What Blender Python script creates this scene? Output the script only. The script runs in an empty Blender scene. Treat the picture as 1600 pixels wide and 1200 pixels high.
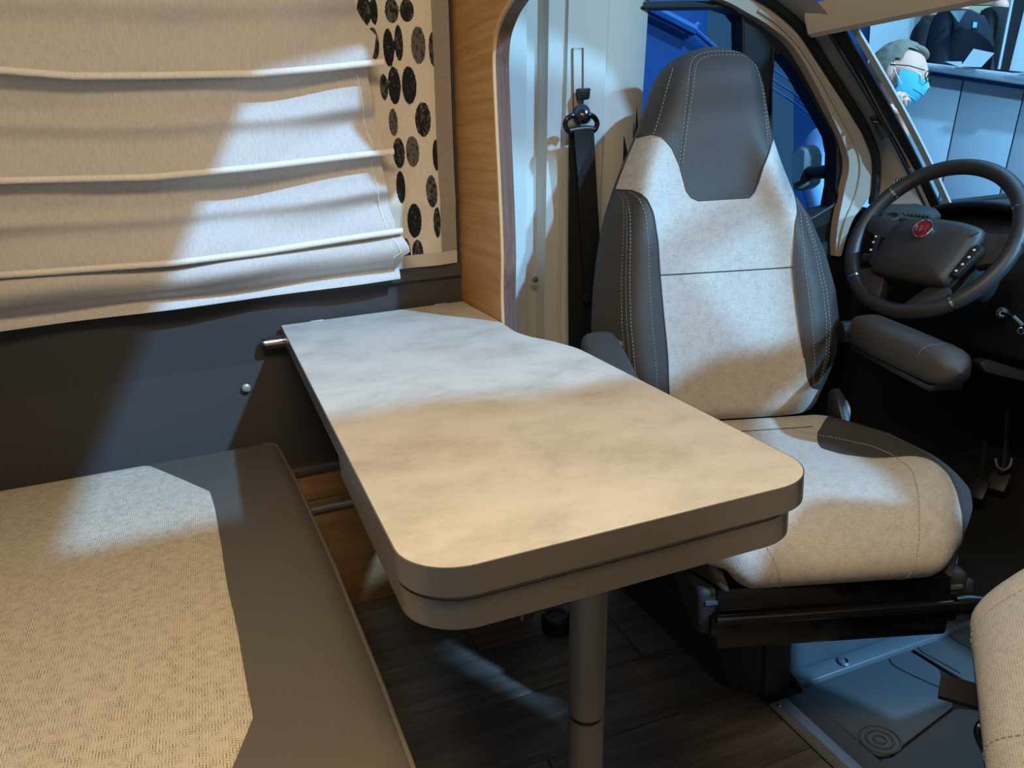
import bpy, bmesh, math, random
import numpy as np
from mathutils import Vector, Matrix, noise
from mathutils.geometry import tessellate_polygon

random.seed(4)
SC = bpy.context.scene
COL = SC.collection

# ------------------------------------------------------------------ camera
F = 1230.0
EYE = np.array([0.0, 0.0, 1.06])
_vy = np.array([303 - 800, 240 - 600, F]); _vx = np.array([4281.1 - 800, -3.31 - 600, F])
_X = _vx / np.linalg.norm(_vx)
_Y = _vy - _X * (_X @ _vy); _Y /= np.linalg.norm(_Y)
_Z = np.cross(_X, _Y)
if _Z[1] > 0: _Z = -_Z
ROT = np.array([_X, _Y, _Z])                       # world = ROT @ (right, down, forward)
cam = bpy.data.cameras.new('camera'); cam_o = bpy.data.objects.new('camera', cam); COL.objects.link(cam_o)
cam.sensor_width = 36; cam.lens = F / 1600 * 36; cam.clip_start = .02
M = Matrix.Identity(4)
for i in range(3):
    M[i][0] = ROT[i, 0]; M[i][1] = -ROT[i, 1]; M[i][2] = -ROT[i, 2]; M[i][3] = EYE[i]
cam_o.matrix_world = M
SC.camera = cam_o

# ------------------------------------------------------------------ light and exposure
SC.view_settings.view_transform = 'Standard'
SC.view_settings.look = 'None'
SC.view_settings.gamma = 1
SC.view_settings.use_curve_mapping = False
SC.view_settings.exposure = 0.0
wd = bpy.data.worlds.new('hall'); SC.world = wd; wd.use_nodes = True
wd.node_tree.nodes['Background'].inputs[0].default_value = (.10, .30, .58, 1)
wd.node_tree.nodes['Background'].inputs[1].default_value = .30

def lamp(name, kind, loc, energy, color, **kw):
    l = bpy.data.lights.new(name, kind); o = bpy.data.objects.new(name, l); COL.objects.link(o)
    l.energy = energy; l.color = color; o.location = loc
    d = kw.pop('dir', None)
    for k, v in kw.items(): setattr(l, k, v)
    if d is not None: o.rotation_euler = Vector(d).to_track_quat('-Z', 'Y').to_euler()
    return o
# cool exhibition floodlight far off beyond the passenger side
lamp('hall_floodlight', 'SUN', (4, -6, 6), 5.2, (.29, .61, 1.0), dir=(-.52, 1, -.92), angle=math.radians(1.6))
# second, lower floodlight that shines in through windscreen and the added side opening
lamp('hall_floodlight_low', 'SUN', (3, -6, 3), 3.0, (.30, .66, 1.0), dir=(-.35, 1, -.30), angle=math.radians(2))
# blue-white hall lighting above the stands
lamp('hall_ceiling_light', 'AREA', (3.2, 1.8, 4.2), 150, (.33, .70, 1.0), dir=(0.2, .5, -1), size=3)
# warm lamps in the living area's ceiling
lamp('ceiling_lamp_light', 'AREA', (-.05, .28, 1.86), 15, (1.0, .75, .44), dir=(0, 0.05, -1), shape='RECTANGLE', size=.5, size_y=.3)
lamp('ceiling_lamp_light_cab', 'AREA', (.30, .05, 1.86), 9, (1.0, .75, .44), dir=(0.1, 0.05, -1), size=.3)

# ------------------------------------------------------------------ pixel helpers (1600 x 1200 frame -> places in the van)
def ray(x, y):
    v = ROT @ np.array([x - 800, y - 600, F]); return v
def on_plane(x, y, p, n):
    r = ray(x, y); p = np.array(p, float); n = np.array(n, float)
    return EYE + r * ((p - EYE) @ n) / (r @ n)
def PZ(x, y, z): return on_plane(x, y, (0, 0, z), (0, 0, 1))
def PY(x, y, Y): return on_plane(x, y, (0, Y, 0), (0, 1, 0))
def PX(x, y, X): return on_plane(x, y, (X, 0, 0), (1, 0, 0))
def PD(x, y, d):
    r = ray(x, y); return EYE + r / F * d
LEAN = .15
def wall_y(z, off=0): return 1.74 + off - LEAN * max(0, z - .62)
def PW(x, y, off=0):                                # point on the van's side wall, which leans inward above .62 m
    p = on_plane(x, y, (0, 1.74 + off, .62), (0, 1, LEAN))
    if p[2] < .62: p = PY(x, y, 1.74 + off)
    return p
def proj(P):
    c = ROT.T @ (np.array(P) - EYE); return 800 + F * c[0] / c[2], 600 + F * c[1] / c[2]

# ------------------------------------------------------------------ materials
def mat(name, col, rough=.5, metal=0, spec=.5, build=None, **kw):
    m = bpy.data.materials.new(name); m.use_nodes = True
    nt = m.node_tree; b = nt.nodes['Principled BSDF']
    b.inputs['Base Color'].default_value = (*col, 1); b.inputs['Roughness'].default_value = rough
    b.inputs['Metallic'].default_value = metal; b.inputs['Specular IOR Level'].default_value = spec
    for k, v in kw.items(): b.inputs[k].default_value = v
    if build: build(nt, b)
    return m
def N(nt, t, **kw):
    n = nt.nodes.new(t)
    for k, v in kw.items():
        if k.startswith('_'): setattr(n, k[1:], v)
        else: n.inputs[k.replace('_', ' ')].default_value = v
    return n
def coord(nt, kind='Object', scale=(1, 1, 1), rot=(0, 0, 0)):
    tc = N(nt, 'ShaderNodeTexCoord'); mp = N(nt, 'ShaderNodeMapping')
    mp.inputs['Scale'].default_value = scale; mp.inputs['Rotation'].default_value = rot
    nt.links.new(tc.outputs[kind], mp.inputs[0]); return mp.outputs[0]
def ramp(nt, fac, stops):
    r = N(nt, 'ShaderNodeValToRGB'); e = r.color_ramp.elements
    while len(e) < len(stops): e.new(.5)
    for i, (p, c) in enumerate(stops): e[i].position = p; e[i].color = (*c, 1)
    nt.links.new(fac, r.inputs[0]); return r.outputs[0]
def bump(nt, b, h, strength=.2, dist=.002):
    n = N(nt, 'ShaderNodeBump', Strength=strength, Distance=dist)
    nt.links.new(h, n.inputs['Height']); nt.links.new(n.outputs[0], b.inputs['Normal'])
def math_(nt, op, a, c):
    n = N(nt, 'ShaderNodeMath', _operation=op)
    for i, v in enumerate((a, c)):
        if isinstance(v, (int, float)): n.inputs[i].default_value = v
        else: nt.links.new(v, n.inputs[i])
    return n.outputs[0]
def noise_t(nt, vec, scale, detail=3, rough=.5, dist=0):
    n = N(nt, 'ShaderNodeTexNoise', Scale=scale, Detail=detail, Roughness=rough, Distortion=dist)
    nt.links.new(vec, n.inputs['Vector']); return n.outputs[0]
def mixf(nt, f, a, c):
    n = N(nt, 'ShaderNodeMix')
    nt.links.new(f, n.inputs[0])
    for i, v in ((2, a), (3, c)):
        if isinstance(v, (int, float)): n.inputs[i].default_value = v
        else: nt.links.new(v, n.inputs[i])
    return n.outputs[0]

def weave(cell, lo, hi, threads=3):
    def f(nt, b):
        tc = N(nt, 'ShaderNodeTexCoord'); mp = N(nt, 'ShaderNodeMapping')
        nt.links.new(tc.outputs['UV'], mp.inputs[0]); v = mp.outputs[0]
        nz = N(nt, 'ShaderNodeTexNoise', Scale=60, Detail=2); nt.links.new(v, nz.inputs['Vector'])
        sx = N(nt, 'ShaderNodeSeparateXYZ'); nt.links.new(v, sx.inputs[0])
        k = 1 / cell
        x = math_(nt, 'MULTIPLY', sx.outputs[0], k); y = math_(nt, 'MULTIPLY', sx.outputs[1], k)
        fx = math_(nt, 'FLOOR', x, 0); fy = math_(nt, 'FLOOR', y, 0)
        wn = N(nt, 'ShaderNodeTexWhiteNoise', _noise_dimensions='2D')
        cb = N(nt, 'ShaderNodeCombineXYZ'); nt.links.new(fx, cb.inputs[0]); nt.links.new(fy, cb.inputs[1])
        nt.links.new(cb.outputs[0], wn.inputs['Vector'])
        chk = math_(nt, 'PINGPONG', math_(nt, 'ADD', fx, fy), 1)
        rnd = math_(nt, 'GREATER_THAN', wn.outputs[0], .86)
        sel = math_(nt, 'ABSOLUTE', math_(nt, 'SUBTRACT', chk, rnd), 0)
        wx = math_(nt, 'ABSOLUTE', math_(nt, 'SINE', math_(nt, 'MULTIPLY', x, math.pi * threads), 0), 0)
        wy = math_(nt, 'ABSOLUTE', math_(nt, 'SINE', math_(nt, 'MULTIPLY', y, math.pi * threads), 0), 0)
        h = mixf(nt, sel, wx, wy)
        h2 = math_(nt, 'ADD', h, math_(nt, 'MULTIPLY', math_(nt, 'SUBTRACT', nz.outputs[0], .5), .7))
        h3 = math_(nt, 'ADD', h2, math_(nt, 'MULTIPLY', math_(nt, 'SUBTRACT', wn.outputs[0], .5), .35))
        nt.links.new(ramp(nt, h3, [(.02, lo), (.48, hi)]), b.inputs['Base Color'])
        bump(nt, b, h, .5, cell * .12)
    return f
def leather(scale, s=.25):
    def f(nt, b):
        v = coord(nt)
        vo = N(nt, 'ShaderNodeTexVoronoi', Scale=scale); nt.links.new(v, vo.inputs['Vector'])
        h = math_(nt, 'ADD', vo.outputs[0], noise_t(nt, v, scale * .4, 3))
        bump(nt, b, h, s, .0015)
    return f
def oak(c1, c2, c3, scale, rot=(0, 0, 0)):
    def f(nt, b):
        v = coord(nt, 'Object', scale, rot)
        a = noise_t(nt, v, 1.0, 5, .65, .4); fine = noise_t(nt, v, 5.0, 4, .7)
        m = math_(nt, 'ADD', math_(nt, 'MULTIPLY', a, .65), math_(nt, 'MULTIPLY', fine, .35))
        nt.links.new(ramp(nt, m, [(.34, c1), (.5, c2), (.66, c3)]), b.inputs['Base Color'])
        bump(nt, b, m, .12, .001)
    return f
def stone(nt, b):
    v = coord(nt); v2 = coord(nt, 'Object', (1, 1.3, 1), (0, 0, .35))
    a = noise_t(nt, v2, 7, 8, .62, .25); c = noise_t(nt, v2, 34, 8, .75, .4); d = noise_t(nt, v, 120, 3)
    m = math_(nt, 'ADD', math_(nt, 'MULTIPLY', a, .6), math_(nt, 'ADD', math_(nt, 'MULTIPLY', c, .32), math_(nt, 'MULTIPLY', d, .08)))
    nt.links.new(ramp(nt, m, [(.30, (.34, .31, .265)), (.44, (.47, .44, .39)), (.53, (.54, .51, .46)), (.68, (.60, .57, .52))]), b.inputs['Base Color'])
    rr = N(nt, 'ShaderNodeMapRange'); nt.links.new(c, rr.inputs[0]); rr.inputs[3].default_value = .42; rr.inputs[4].default_value = .58
    nt.links.new(rr.outputs[0], b.inputs['Roughness'])
def brushed(nt, b):
    v = coord(nt, 'Object', (2, 2, 260)); n = noise_t(nt, v, 2, 3)
    bump(nt, b, n, .04, .001)
def cloth(scale_x, scale_z, s=.3):
    def f(nt, b):
        v = coord(nt, 'Object', (scale_x, scale_x, scale_z)); n = noise_t(nt, v, 1, 4, .7, .3)
        c = b.inputs['Base Color'].default_value[:3]
        nt.links.new(ramp(nt, n, [(.3, tuple(x * .86 for x in c)), (.7, tuple(min(1, x * 1.06) for x in c))]), b.inputs['Base Color'])
        bump(nt, b, n, s, .0015)
    return f
def plank_mat(nt, b):
    v = coord(nt, 'Object', (1.2, 16, 16))
    oi = N(nt, 'ShaderNodeObjectInfo')
    ad = N(nt, 'ShaderNodeVectorMath', _operation='ADD'); sc = N(nt, 'ShaderNodeVectorMath', _operation='SCALE')
    cb = N(nt, 'ShaderNodeCombineXYZ')
    for i in range(3): nt.links.new(oi.outputs['Random'], cb.inputs[i])
    nt.links.new(cb.outputs[0], sc.inputs[0]); sc.inputs['Scale'].default_value = 40
    nt.links.new(v, ad.inputs[0]); nt.links.new(sc.outputs[0], ad.inputs[1])
    a = noise_t(nt, ad.outputs[0], 1.6, 6, .7, 1.2); c = noise_t(nt, ad.outputs[0], 9, 4, .7, .5)
    m = math_(nt, 'ADD', math_(nt, 'MULTIPLY', a, .7), math_(nt, 'MULTIPLY', c, .3))
    m = math_(nt, 'ADD', m, math_(nt, 'MULTIPLY', math_(nt, 'SUBTRACT', oi.outputs['Random'], .5), .12))
    nt.links.new(ramp(nt, m, [(.3, (.046, .038, .032)), (.5, (.115, .098, .084)), (.7, (.23, .20, .175))]), b.inputs['Base Color'])
    bump(nt, b, m, .15, .001)
def rubber(nt, b):
    v = coord(nt); n = noise_t(nt, v, 220, 3); bump(nt, b, n, .25, .0008)
def grainy(s):
    def f(nt, b):
        v = coord(nt); n = noise_t(nt, v, s, 2); bump(nt, b, n, .12, .0006)
    return f
def glass_mat(name, tint, refl=.06):
    m = bpy.data.materials.new(name); m.use_nodes = True; nt = m.node_tree
    nt.nodes.remove(nt.nodes['Principled BSDF']); out = nt.nodes['Material Output']
    t = N(nt, 'ShaderNodeBsdfTransparent'); t.inputs[0].default_value = (*tint, 1)
    g = N(nt, 'ShaderNodeBsdfGlossy', Roughness=.02); fr = N(nt, 'ShaderNodeLayerWeight', Blend=.12)
    mx = N(nt, 'ShaderNodeMixShader')
    nt.links.new(math_(nt, 'MULTIPLY', fr.outputs['Facing'], refl), mx.inputs[0]); nt.links.new(t.outputs[0], mx.inputs[1]); nt.links.new(g.outputs[0], mx.inputs[2])
    nt.links.new(mx.outputs[0], out.inputs[0]); return m
def glow(name, c, s):
    m = bpy.data.materials.new(name); m.use_nodes = True; b = m.node_tree.nodes['Principled BSDF']
    b.inputs['Base Color'].default_value = (0, 0, 0, 1)
    b.inputs['Emission Color'].default_value = (*c, 1); b.inputs['Emission Strength'].default_value = s; return m

MT = dict(
    stone=mat('stone_laminate', (.5, .5, .45), .45, build=stone),
    band=mat('edge_band', (.150, .138, .118), .34, .5, build=brushed),
    band_dark=mat('groove', (.10, .09, .08), .6),
    legm=mat('leg_alu', (.22, .20, .18), .4, .4, build=brushed),
    chrome=mat('chrome', (.75, .75, .75), .15, 1),
    steel=mat('steel_strip', (.42, .43, .44), .35, .7),
    oak=mat('oak_veneer', (.5, .3, .13), .5, build=oak((.34, .15, .042), (.49, .245, .078), (.60, .33, .125), (2.2, 2.2, 62))),
    oak_low=mat('oak_board', (.5, .3, .13), .5, build=oak((.22, .115, .045), (.34, .185, .075), (.44, .26, .11), (2.4, 20, 34))),
    oak_edge=mat('dark_laminate_edge', (.13, .085, .075), .5, build=oak((.10, .06, .05), (.15, .10, .085), (.22, .15, .13), (60, 60, 2))),
    oak_lip=mat('pale_veneer_lip', (.62, .40, .20), .5),
    felt=mat('anthracite_felt', (.055, .052, .053), .9, spec=.2, build=grainy(400)),
    felt_dk=mat('anthracite_trim', (.05, .045, .04), .7, build=grainy(300)),
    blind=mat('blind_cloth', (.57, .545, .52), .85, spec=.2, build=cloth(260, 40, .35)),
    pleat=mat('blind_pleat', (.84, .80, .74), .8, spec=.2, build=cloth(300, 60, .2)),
    border=mat('curtain_border', (.30, .26, .215), .8, spec=.2, build=cloth(200, 200, .1)),
    pillar=mat('pillar_plastic', (.52, .52, .48), .55, build=grainy(500)),
    beige=mat('beige_trim', (.52, .46, .38), .6, build=grainy(500)),
    headliner=mat('headliner', (.33, .29, .24), .9, build=grainy(200)),
    seal=mat('rubber_seal', (.012, .012, .013), .6),
    blackp=mat('black_plastic', (.012, .012, .013), .45, build=grainy(600)),
    blackg=mat('black_gloss', (.006, .006, .007), .18),
    darkp=mat('dark_plastic', (.030, .030, .031), .5, build=grainy(600)),
    dash=mat('dash_plastic', (.028, .032, .034), .55, build=grainy(500)),
    wheel=mat('wheel_leather', (.030, .030, .031), .42, build=leather(700, .15)),
    pad=mat('airbag_pad', (.030, .029, .027), .5, build=grainy(700)),
    leather=mat('grey_leather', (.050, .046, .043), .6, spec=.3, build=leather(520, .22)),
    leather_b=mat('taupe_leather', (.105, .094, .080), .47, build=leather(420, .25)),
    stitch=mat('pale_thread', (.34, .31, .28), .7),
    seam=mat('seam_line', (.05, .045, .04), .7),
    fabric=mat('seat_weave', (.4, .37, .33), .85, spec=.2, build=weave(.0030, (.17, .16, .145), (.48, .45, .41), 1)),
    fabric_b=mat('bench_weave', (.5, .46, .4), .85, spec=.2, build=weave(.0066, (.14, .115, .08), (.58, .52, .43), 2)),
    webbing=mat('belt_webbing', (.008, .008, .009), .6, build=cloth(600, 40, .3)),
    plank=mat('dark_plank', (.06, .05, .045), .45, build=plank_mat),
    subfloor=mat('subfloor', (.02, .018, .016), .8),
    rubber=mat('cab_mat', (.060, .068, .076), .55, build=rubber),
    plinth=mat('plinth_paint', (.085, .105, .125), .45),
    carpet=mat('dark_carpet', (.012, .012, .013), .95),
    badge=mat('badge_red', (.22, .008, .010), .3),
    white=mat('white_print', (.7, .7, .7), .5),
    glass=glass_mat('clear_glass', (.93, .97, .98)),
    tint=glass_mat('side_glass', (.80, .90, .96)),
    ceil=mat('ceiling_lining', (.62, .56, .48), .9),
    lampm=glow('lamp_diffuser', (1, .72, .42), 6),
    bluewall=mat('blue_stand_wall', (.004, .060, .20), .6),
    bluegloss=mat('blue_body', (.0015, .030, .115), .6, spec=.2),
    counter=mat('counter_panel', (.40, .47, .52), .5),
    ctop=mat('counter_top', (.42, .46, .50), .4),
    hallwhite=mat('hall_white', (.62, .70, .72), .7),
    hallbeige=mat('hall_beige', (.52, .45, .30), .8),
    hallfloor=mat('hall_floor', (.10, .12, .15), .7),
    navy=mat('navy_sweater', (.007, .010, .024), .9),
    darksuit=mat('dark_suit', (.008, .008, .011), .9),
    shirt_b=mat('light_blue_shirt', (.30, .48, .75), .85),
    shirt_g=mat('grey_green_shirt', (.10, .16, .17), .85),
    skin=mat('skin', (.80, .40, .28), .55, spec=.3),
    hair=mat('grey_brown_hair', (.22, .175, .13), .8, build=cloth(120, 120, .8)),
    mask=mat('surgical_mask', (.10, .52, .66), .8),
    paper=mat('paper', (.75, .78, .80), .8),
    trousers=mat('dark_trousers', (.02, .022, .03), .9),
    mirror=mat('mirror_glass', (.8, .8, .8), .03, 1),
    screen=glow('tablet_screen', (.05, .35, 1), 2.0),
)

# ------------------------------------------------------------------ mesh helpers
ORG = {}
def org(p): return ORG[p.name] if p else Vector((0, 0, 0))
def tag(o, label=None, cat=None, group=None, kind=None):
    if label: o['label'] = label
    if cat: o['category'] = cat
    if group: o['group'] = group
    if kind: o['kind'] = kind
    return o
def thing(name, loc, label, cat, group=None):
    o = bpy.data.objects.new(name, None); COL.objects.link(o); o.empty_display_size = .05
    o.location = Vector([float(c) for c in loc]); ORG[o.name] = Vector(o.location)
    return tag(o, label, cat, group)
def mk(name, vf, m, parent=None, smooth=True, uv=None, label=None, cat=None, group=None, kind=None, angle=40):
    verts, faces = vf[0], vf[1]
    if len(vf) > 2 and uv is None: uv = vf[2]
    V = np.array([[float(c) for c in v] for v in verts])
    if parent: L = org(parent)
    else:
        lo, hi = V.min(0), V.max(0); L = Vector(((lo[0] + hi[0]) / 2, (lo[1] + hi[1]) / 2, lo[2]))
    V = V - np.array(L)
    me = bpy.data.meshes.new(name); me.from_pydata([tuple(v) for v in V], [], [tuple(f) for f in faces]); me.update()
    bm = bmesh.new(); bm.from_mesh(me); bmesh.ops.recalc_face_normals(bm, faces=bm.faces); bm.to_mesh(me); bm.free()
    if uv is not None:
        ul = me.uv_layers.new(name='UVMap')
        for lp in me.loops: ul.data[lp.index].uv = uv[lp.vertex_index]
    o = bpy.data.objects.new(name, me); COL.objects.link(o)
    if smooth:
        for p in me.polygons: p.use_smooth = True
        try: me.set_sharp_from_angle(angle=math.radians(angle))
        except Exception: pass
    me.materials.append(MT[m] if isinstance(m, str) else m)
    if parent: o.parent = parent
    else: o.location = L
    ORG[o.name] = L
    tag(o, label, cat, group, kind)
    return o
def cat_(*vfs):
    V, Fc, uv = [], [], []
    hasuv = all(len(x) > 2 for x in vfs)
    for x in vfs:
        n = len(V); V += [tuple(v) for v in x[0]]; Fc += [tuple(i + n for i in f) for f in x[1]]
        if hasuv: uv += list(x[2])
    return (V, Fc, uv) if hasuv else (V, Fc)
def bev(vf, w, seg=2, ang=30):
    bm = bmesh.new(); vs = [bm.verts.new(tuple(v)) for v in vf[0]]
    for f in vf[1]:
        try: bm.faces.new([vs[i] for i in f])
        except ValueError: pass
    bmesh.ops.recalc_face_normals(bm, faces=bm.faces)
    es = [e for e in bm.edges if len(e.link_faces) == 2 and e.calc_face_angle(0) > math.radians(ang)]
    bmesh.ops.bevel(bm, geom=es, offset=w, segments=seg, affect='EDGES', profile=.5, clamp_overlap=True)
    bm.verts.index_update()
    out = ([tuple(v.co) for v in bm.verts], [tuple(v.index for v in f.verts) for f in bm.faces]); bm.free(); return out
def box(c, s, ax=None, b=0, seg=2):
    ax = ax or ((1, 0, 0), (0, 1, 0), (0, 0, 1)); A = [np.array(a, float) for a in ax]; c = np.array(c, float)
    V = [c + A[0] * s[0] / 2 * i + A[1] * s[1] / 2 * j + A[2] * s[2] / 2 * k for i in (-1, 1) for j in (-1, 1) for k in (-1, 1)]
    Fc = [(0, 1, 3, 2), (4, 6, 7, 5), (0, 4, 5, 1), (2, 3, 7, 6), (0, 2, 6, 4), (1, 5, 7, 3)]
    return bev((V, Fc), b, seg) if b else (V, Fc)
def box2(lo, hi, b=0, seg=2):
    lo, hi = np.array(lo, float), np.array(hi, float); return box((lo + hi) / 2, hi - lo, None, b, seg)
def prism(poly, ext, b=0, seg=2, ang=30):
    n = len(poly); P = [np.array(p, float) for p in poly]; e = np.array(ext, float)
    V = P + [p + e for p in P]
    Fc = [tuple(range(n)), tuple(range(2 * n - 1, n - 1, -1))] + [(i, (i + 1) % n, (i + 1) % n + n, i + n) for i in range(n)]
    return bev((V, Fc), b, seg, ang) if b else (V, Fc)
def holed(outer, holes, ext):
    loops = [[Vector(tuple(map(float, p))) for p in l] for l in [outer] + holes]
    tris = tessellate_polygon(loops); flat = [p for l in loops for p in l]; n = len(flat); e = Vector(ext)
    V = [tuple(p) for p in flat] + [tuple(p + e) for p in flat]
    Fc = [tuple(t) for t in tris] + [tuple(i + n for i in reversed(t)) for t in tris]
    k = 0
    for l in loops:
        m = len(l)
        for i in range(m): a, c = k + i, k + (i + 1) % m; Fc.append((a, c, c + n, a + n))
        k += m
    return V, Fc
def smooth_line(pts, n=8, closed=False):
    P = [np.array(p, float) for p in pts]; m = len(P); out = []
    rng = range(m) if closed else range(m - 1)
    for i in rng:
        g = (lambda j: P[j % m]) if closed else (lambda j: P[min(max(j, 0), m - 1)])
        a, b_, c, d = g(i - 1), g(i), g(i + 1), g(i + 2)
        for k in range(n):
            t = k / n
            out.append(.5 * (2 * b_ + (c - a) * t + (2 * a - 5 * b_ + 4 * c - d) * t * t + (3 * b_ - a - 3 * c + d) * t ** 3))
    if not closed: out.append(P[-1])
    return out
def tube(pts, r, n=10, closed=False, caps=True, flat=None):
    P = [np.array(p, float) for p in pts]; m = len(P); V, Fc = [], []
    up = None
    for i in range(m):
        a = P[(i - 1) % m] if (closed or i) else P[0]; c = P[(i + 1) % m] if (closed or i < m - 1) else P[-1]
        t = c - a; t = t / (np.linalg.norm(t) + 1e-12)
        if up is None:
            up = np.array([0, 0, 1.]) if abs(t[2]) < .9 else np.array([1., 0, 0])
        s = np.cross(t, up); s /= np.linalg.norm(s) + 1e-12; up = np.cross(s, t)
        rr = r(i / max(1, m - 1)) if callable(r) else r
        for k in range(n):
            an = 2 * math.pi * k / n
            V.append(P[i] + rr * (math.cos(an) * s + math.sin(an) * up * (flat or 1)))
    for i in range(m if closed else m - 1):
        for k in range(n):
            a, b_ = i * n + k, i * n + (k + 1) % n; j = ((i + 1) % m) * n
            Fc.append((a, b_, j + (k + 1) % n, j + k))
    if caps and not closed:
        Fc.append(tuple(range(n - 1, -1, -1))); Fc.append(tuple(range((m - 1) * n, m * n)))
    return V, Fc
def lathe(prof, o, ax, n=24, caps=True):
    o = np.array(o, float); ax = np.array(ax, float); ax /= np.linalg.norm(ax)
    s = np.cross(ax, [0, 0, 1.] if abs(ax[2]) < .9 else [1., 0, 0]); s /= np.linalg.norm(s); t = np.cross(ax, s)
    V, Fc = [], []
    for r, h in prof:
        for k in range(n):
            a = 2 * math.pi * k / n; V.append(o + ax * h + r * (math.cos(a) * s + math.sin(a) * t))
    for i in range(len(prof) - 1):
        for k in range(n): Fc.append((i * n + k, i * n + (k + 1) % n, (i + 1) * n + (k + 1) % n, (i + 1) * n + k))
    if caps: Fc.append(tuple(range(n - 1, -1, -1))); Fc.append(tuple(range((len(prof) - 1) * n, len(prof) * n)))
    return V, Fc
def grid(fn, nu, nv, uvfn=None, wrap=False):
    V, uv = [], []
    for j in range(nv + 1):
        for i in range(nu + (0 if wrap else 1)):
            V.append(fn(i / nu, j / nv)); uv.append(uvfn(i / nu, j / nv) if uvfn else (i / nu, j / nv))
    w = nu if wrap else nu + 1
    Fc = [(j * w + i, j * w + (i + 1) % w, (j + 1) * w + (i + 1) % w, (j + 1) * w + i) for j in range(nv) for i in range(nu)]
    return V, Fc, uv
def thicken(vf, d):                                  # give an open grid sheet real thickness along vector d
    V = [np.array(v, float) for v in vf[0]]; n = len(V); d = np.array(d, float)
    cnt = {}
    for f in vf[1]:
        for a, c in zip(f, f[1:] + f[:1]): cnt[(a, c)] = 1
    Fc = list(vf[1]) + [tuple(i + n for i in reversed(f)) for f in vf[1]]
    Fc += [(c, a, a + n, c + n) for (a, c) in cnt if (c, a) not in cnt]
    uv = (list(vf[2]) * 2) if len(vf) > 2 else None
    return (V + [v + d for v in V], Fc, uv) if uv else (V + [v + d for v in V], Fc)
def strip(A, B, ext):
    n = len(A); return thicken(([*A, *B], [(i, i + 1, n + i + 1, n + i) for i in range(n - 1)]), ext)
def ellipsoid(c, r, ax=None, nu=20, nv=14, fn=None):
    ax = ax or ((1, 0, 0), (0, 1, 0), (0, 0, 1)); A = [np.array(a, float) for a in ax]; c = np.array(c, float)
    V, Fc = [], []
    for j in range(nv + 1):
        ph = math.pi * j / nv
        for i in range(nu):
            th = 2 * math.pi * i / nu
            d = np.array([math.sin(ph) * math.cos(th), math.sin(ph) * math.sin(th), math.cos(ph)])
            k = d * np.array(r)
            if fn: k = fn(d, k)
            V.append(c + A[0] * k[0] + A[1] * k[1] + A[2] * k[2])
    for j in range(nv):
        for i in range(nu): Fc.append((j * nu + i, j * nu + (i + 1) % nu, (j + 1) * nu + (i + 1) % nu, (j + 1) * nu + i))
    return V, Fc
def round_poly(pts, rad, seg=8):
    P = [np.array(p, float) for p in pts]; n = len(P); out = []
    for i in range(n):
        r = rad[i] if isinstance(rad, (list, tuple)) else rad
        if not r: out.append(P[i]); continue
        a, b_, c = P[i - 1], P[i], P[(i + 1) % n]
        u = (a - b_) / np.linalg.norm(a - b_); v = (c - b_) / np.linalg.norm(c - b_)
        th = math.acos(max(-1, min(1, u @ v))); t = r / math.tan(th / 2)
        p0, p1 = b_ + u * t, b_ + v * t; bis = (u + v) / np.linalg.norm(u + v); ce = b_ + bis * (r / math.sin(th / 2))
        a0 = p0 - ce; a1 = p1 - ce; om = math.acos(max(-1, min(1, (a0 @ a1) / r / r)))
        for k in range(seg + 1):
            s = k / seg; out.append(ce + (math.sin((1 - s) * om) * a0 + math.sin(s * om) * a1) / math.sin(om))
    return out
def interp(x, xs, ys): return float(np.interp(x, xs, ys))
def sst(a, b_, x):
    t = min(1, max(0, (x - a) / (b_ - a))); return t * t * (3 - 2 * t)

# ================================================================== the setting
# ---- living-area floor: slab with single planks laid along the van
fl = mk('floor', box2((-1.1, -.32, -.05), (.845, 1.80, -.006)), 'subfloor', smooth=False, kind='structure',
        label='dark wood plank floor of the living area')
PLW, PLL = .172, .92
pv = box((0, 0, -.004), (PLL - .0015, PLW - .0015, .008), b=.0008, seg=1)
pme = None
for r_ in range(13):
    y0 = -.32 + r_ * PLW
    x0 = -1.1 - (.31 * r_ % PLL)
    while x0 < .845:
        a, b_ = max(x0, -1.1), min(x0 + PLL, .845); ya, yb = y0, min(y0 + PLW, 1.78)
        if b_ - a > .02 and yb - ya > .02:
            if b_ - a > PLL - .001 and yb - ya > PLW - .001:
                if pme is None:
                    o = mk('plank', (np.array(pv[0]) + np.array([a + PLL / 2, ya + PLW / 2, 0]), pv[1]), 'plank', fl); 
                    me = o.data
                    off = Vector((a + PLL / 2, ya + PLW / 2, 0)) - org(fl)
                    me.transform(Matrix.Translation(-off)); o.location = off; pme = me
                else:
                    o = bpy.data.objects.new('plank', pme); COL.objects.link(o); o.parent = fl
                    o.location = Vector((a + PLL / 2, ya + PLW / 2, 0)) - org(fl)
            else:
                mk('plank', box2((a + .0007, ya + .0007, -.008), (b_ - .0007, yb - .0007, 0), b=.0008, seg=1), 'plank', fl)
        x0 += PLL
# ---- cab floor with moulded rubber mats
cf = mk('floor_cab', box2((.845, -.32, -.05), (2.6, 1.80, -.004)), 'carpet', smooth=False, kind='structure', label='dark cab floor in front of the seats')
def floor_px(pts, z=0): return [PZ(x, y, z) for x, y in pts]
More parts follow.
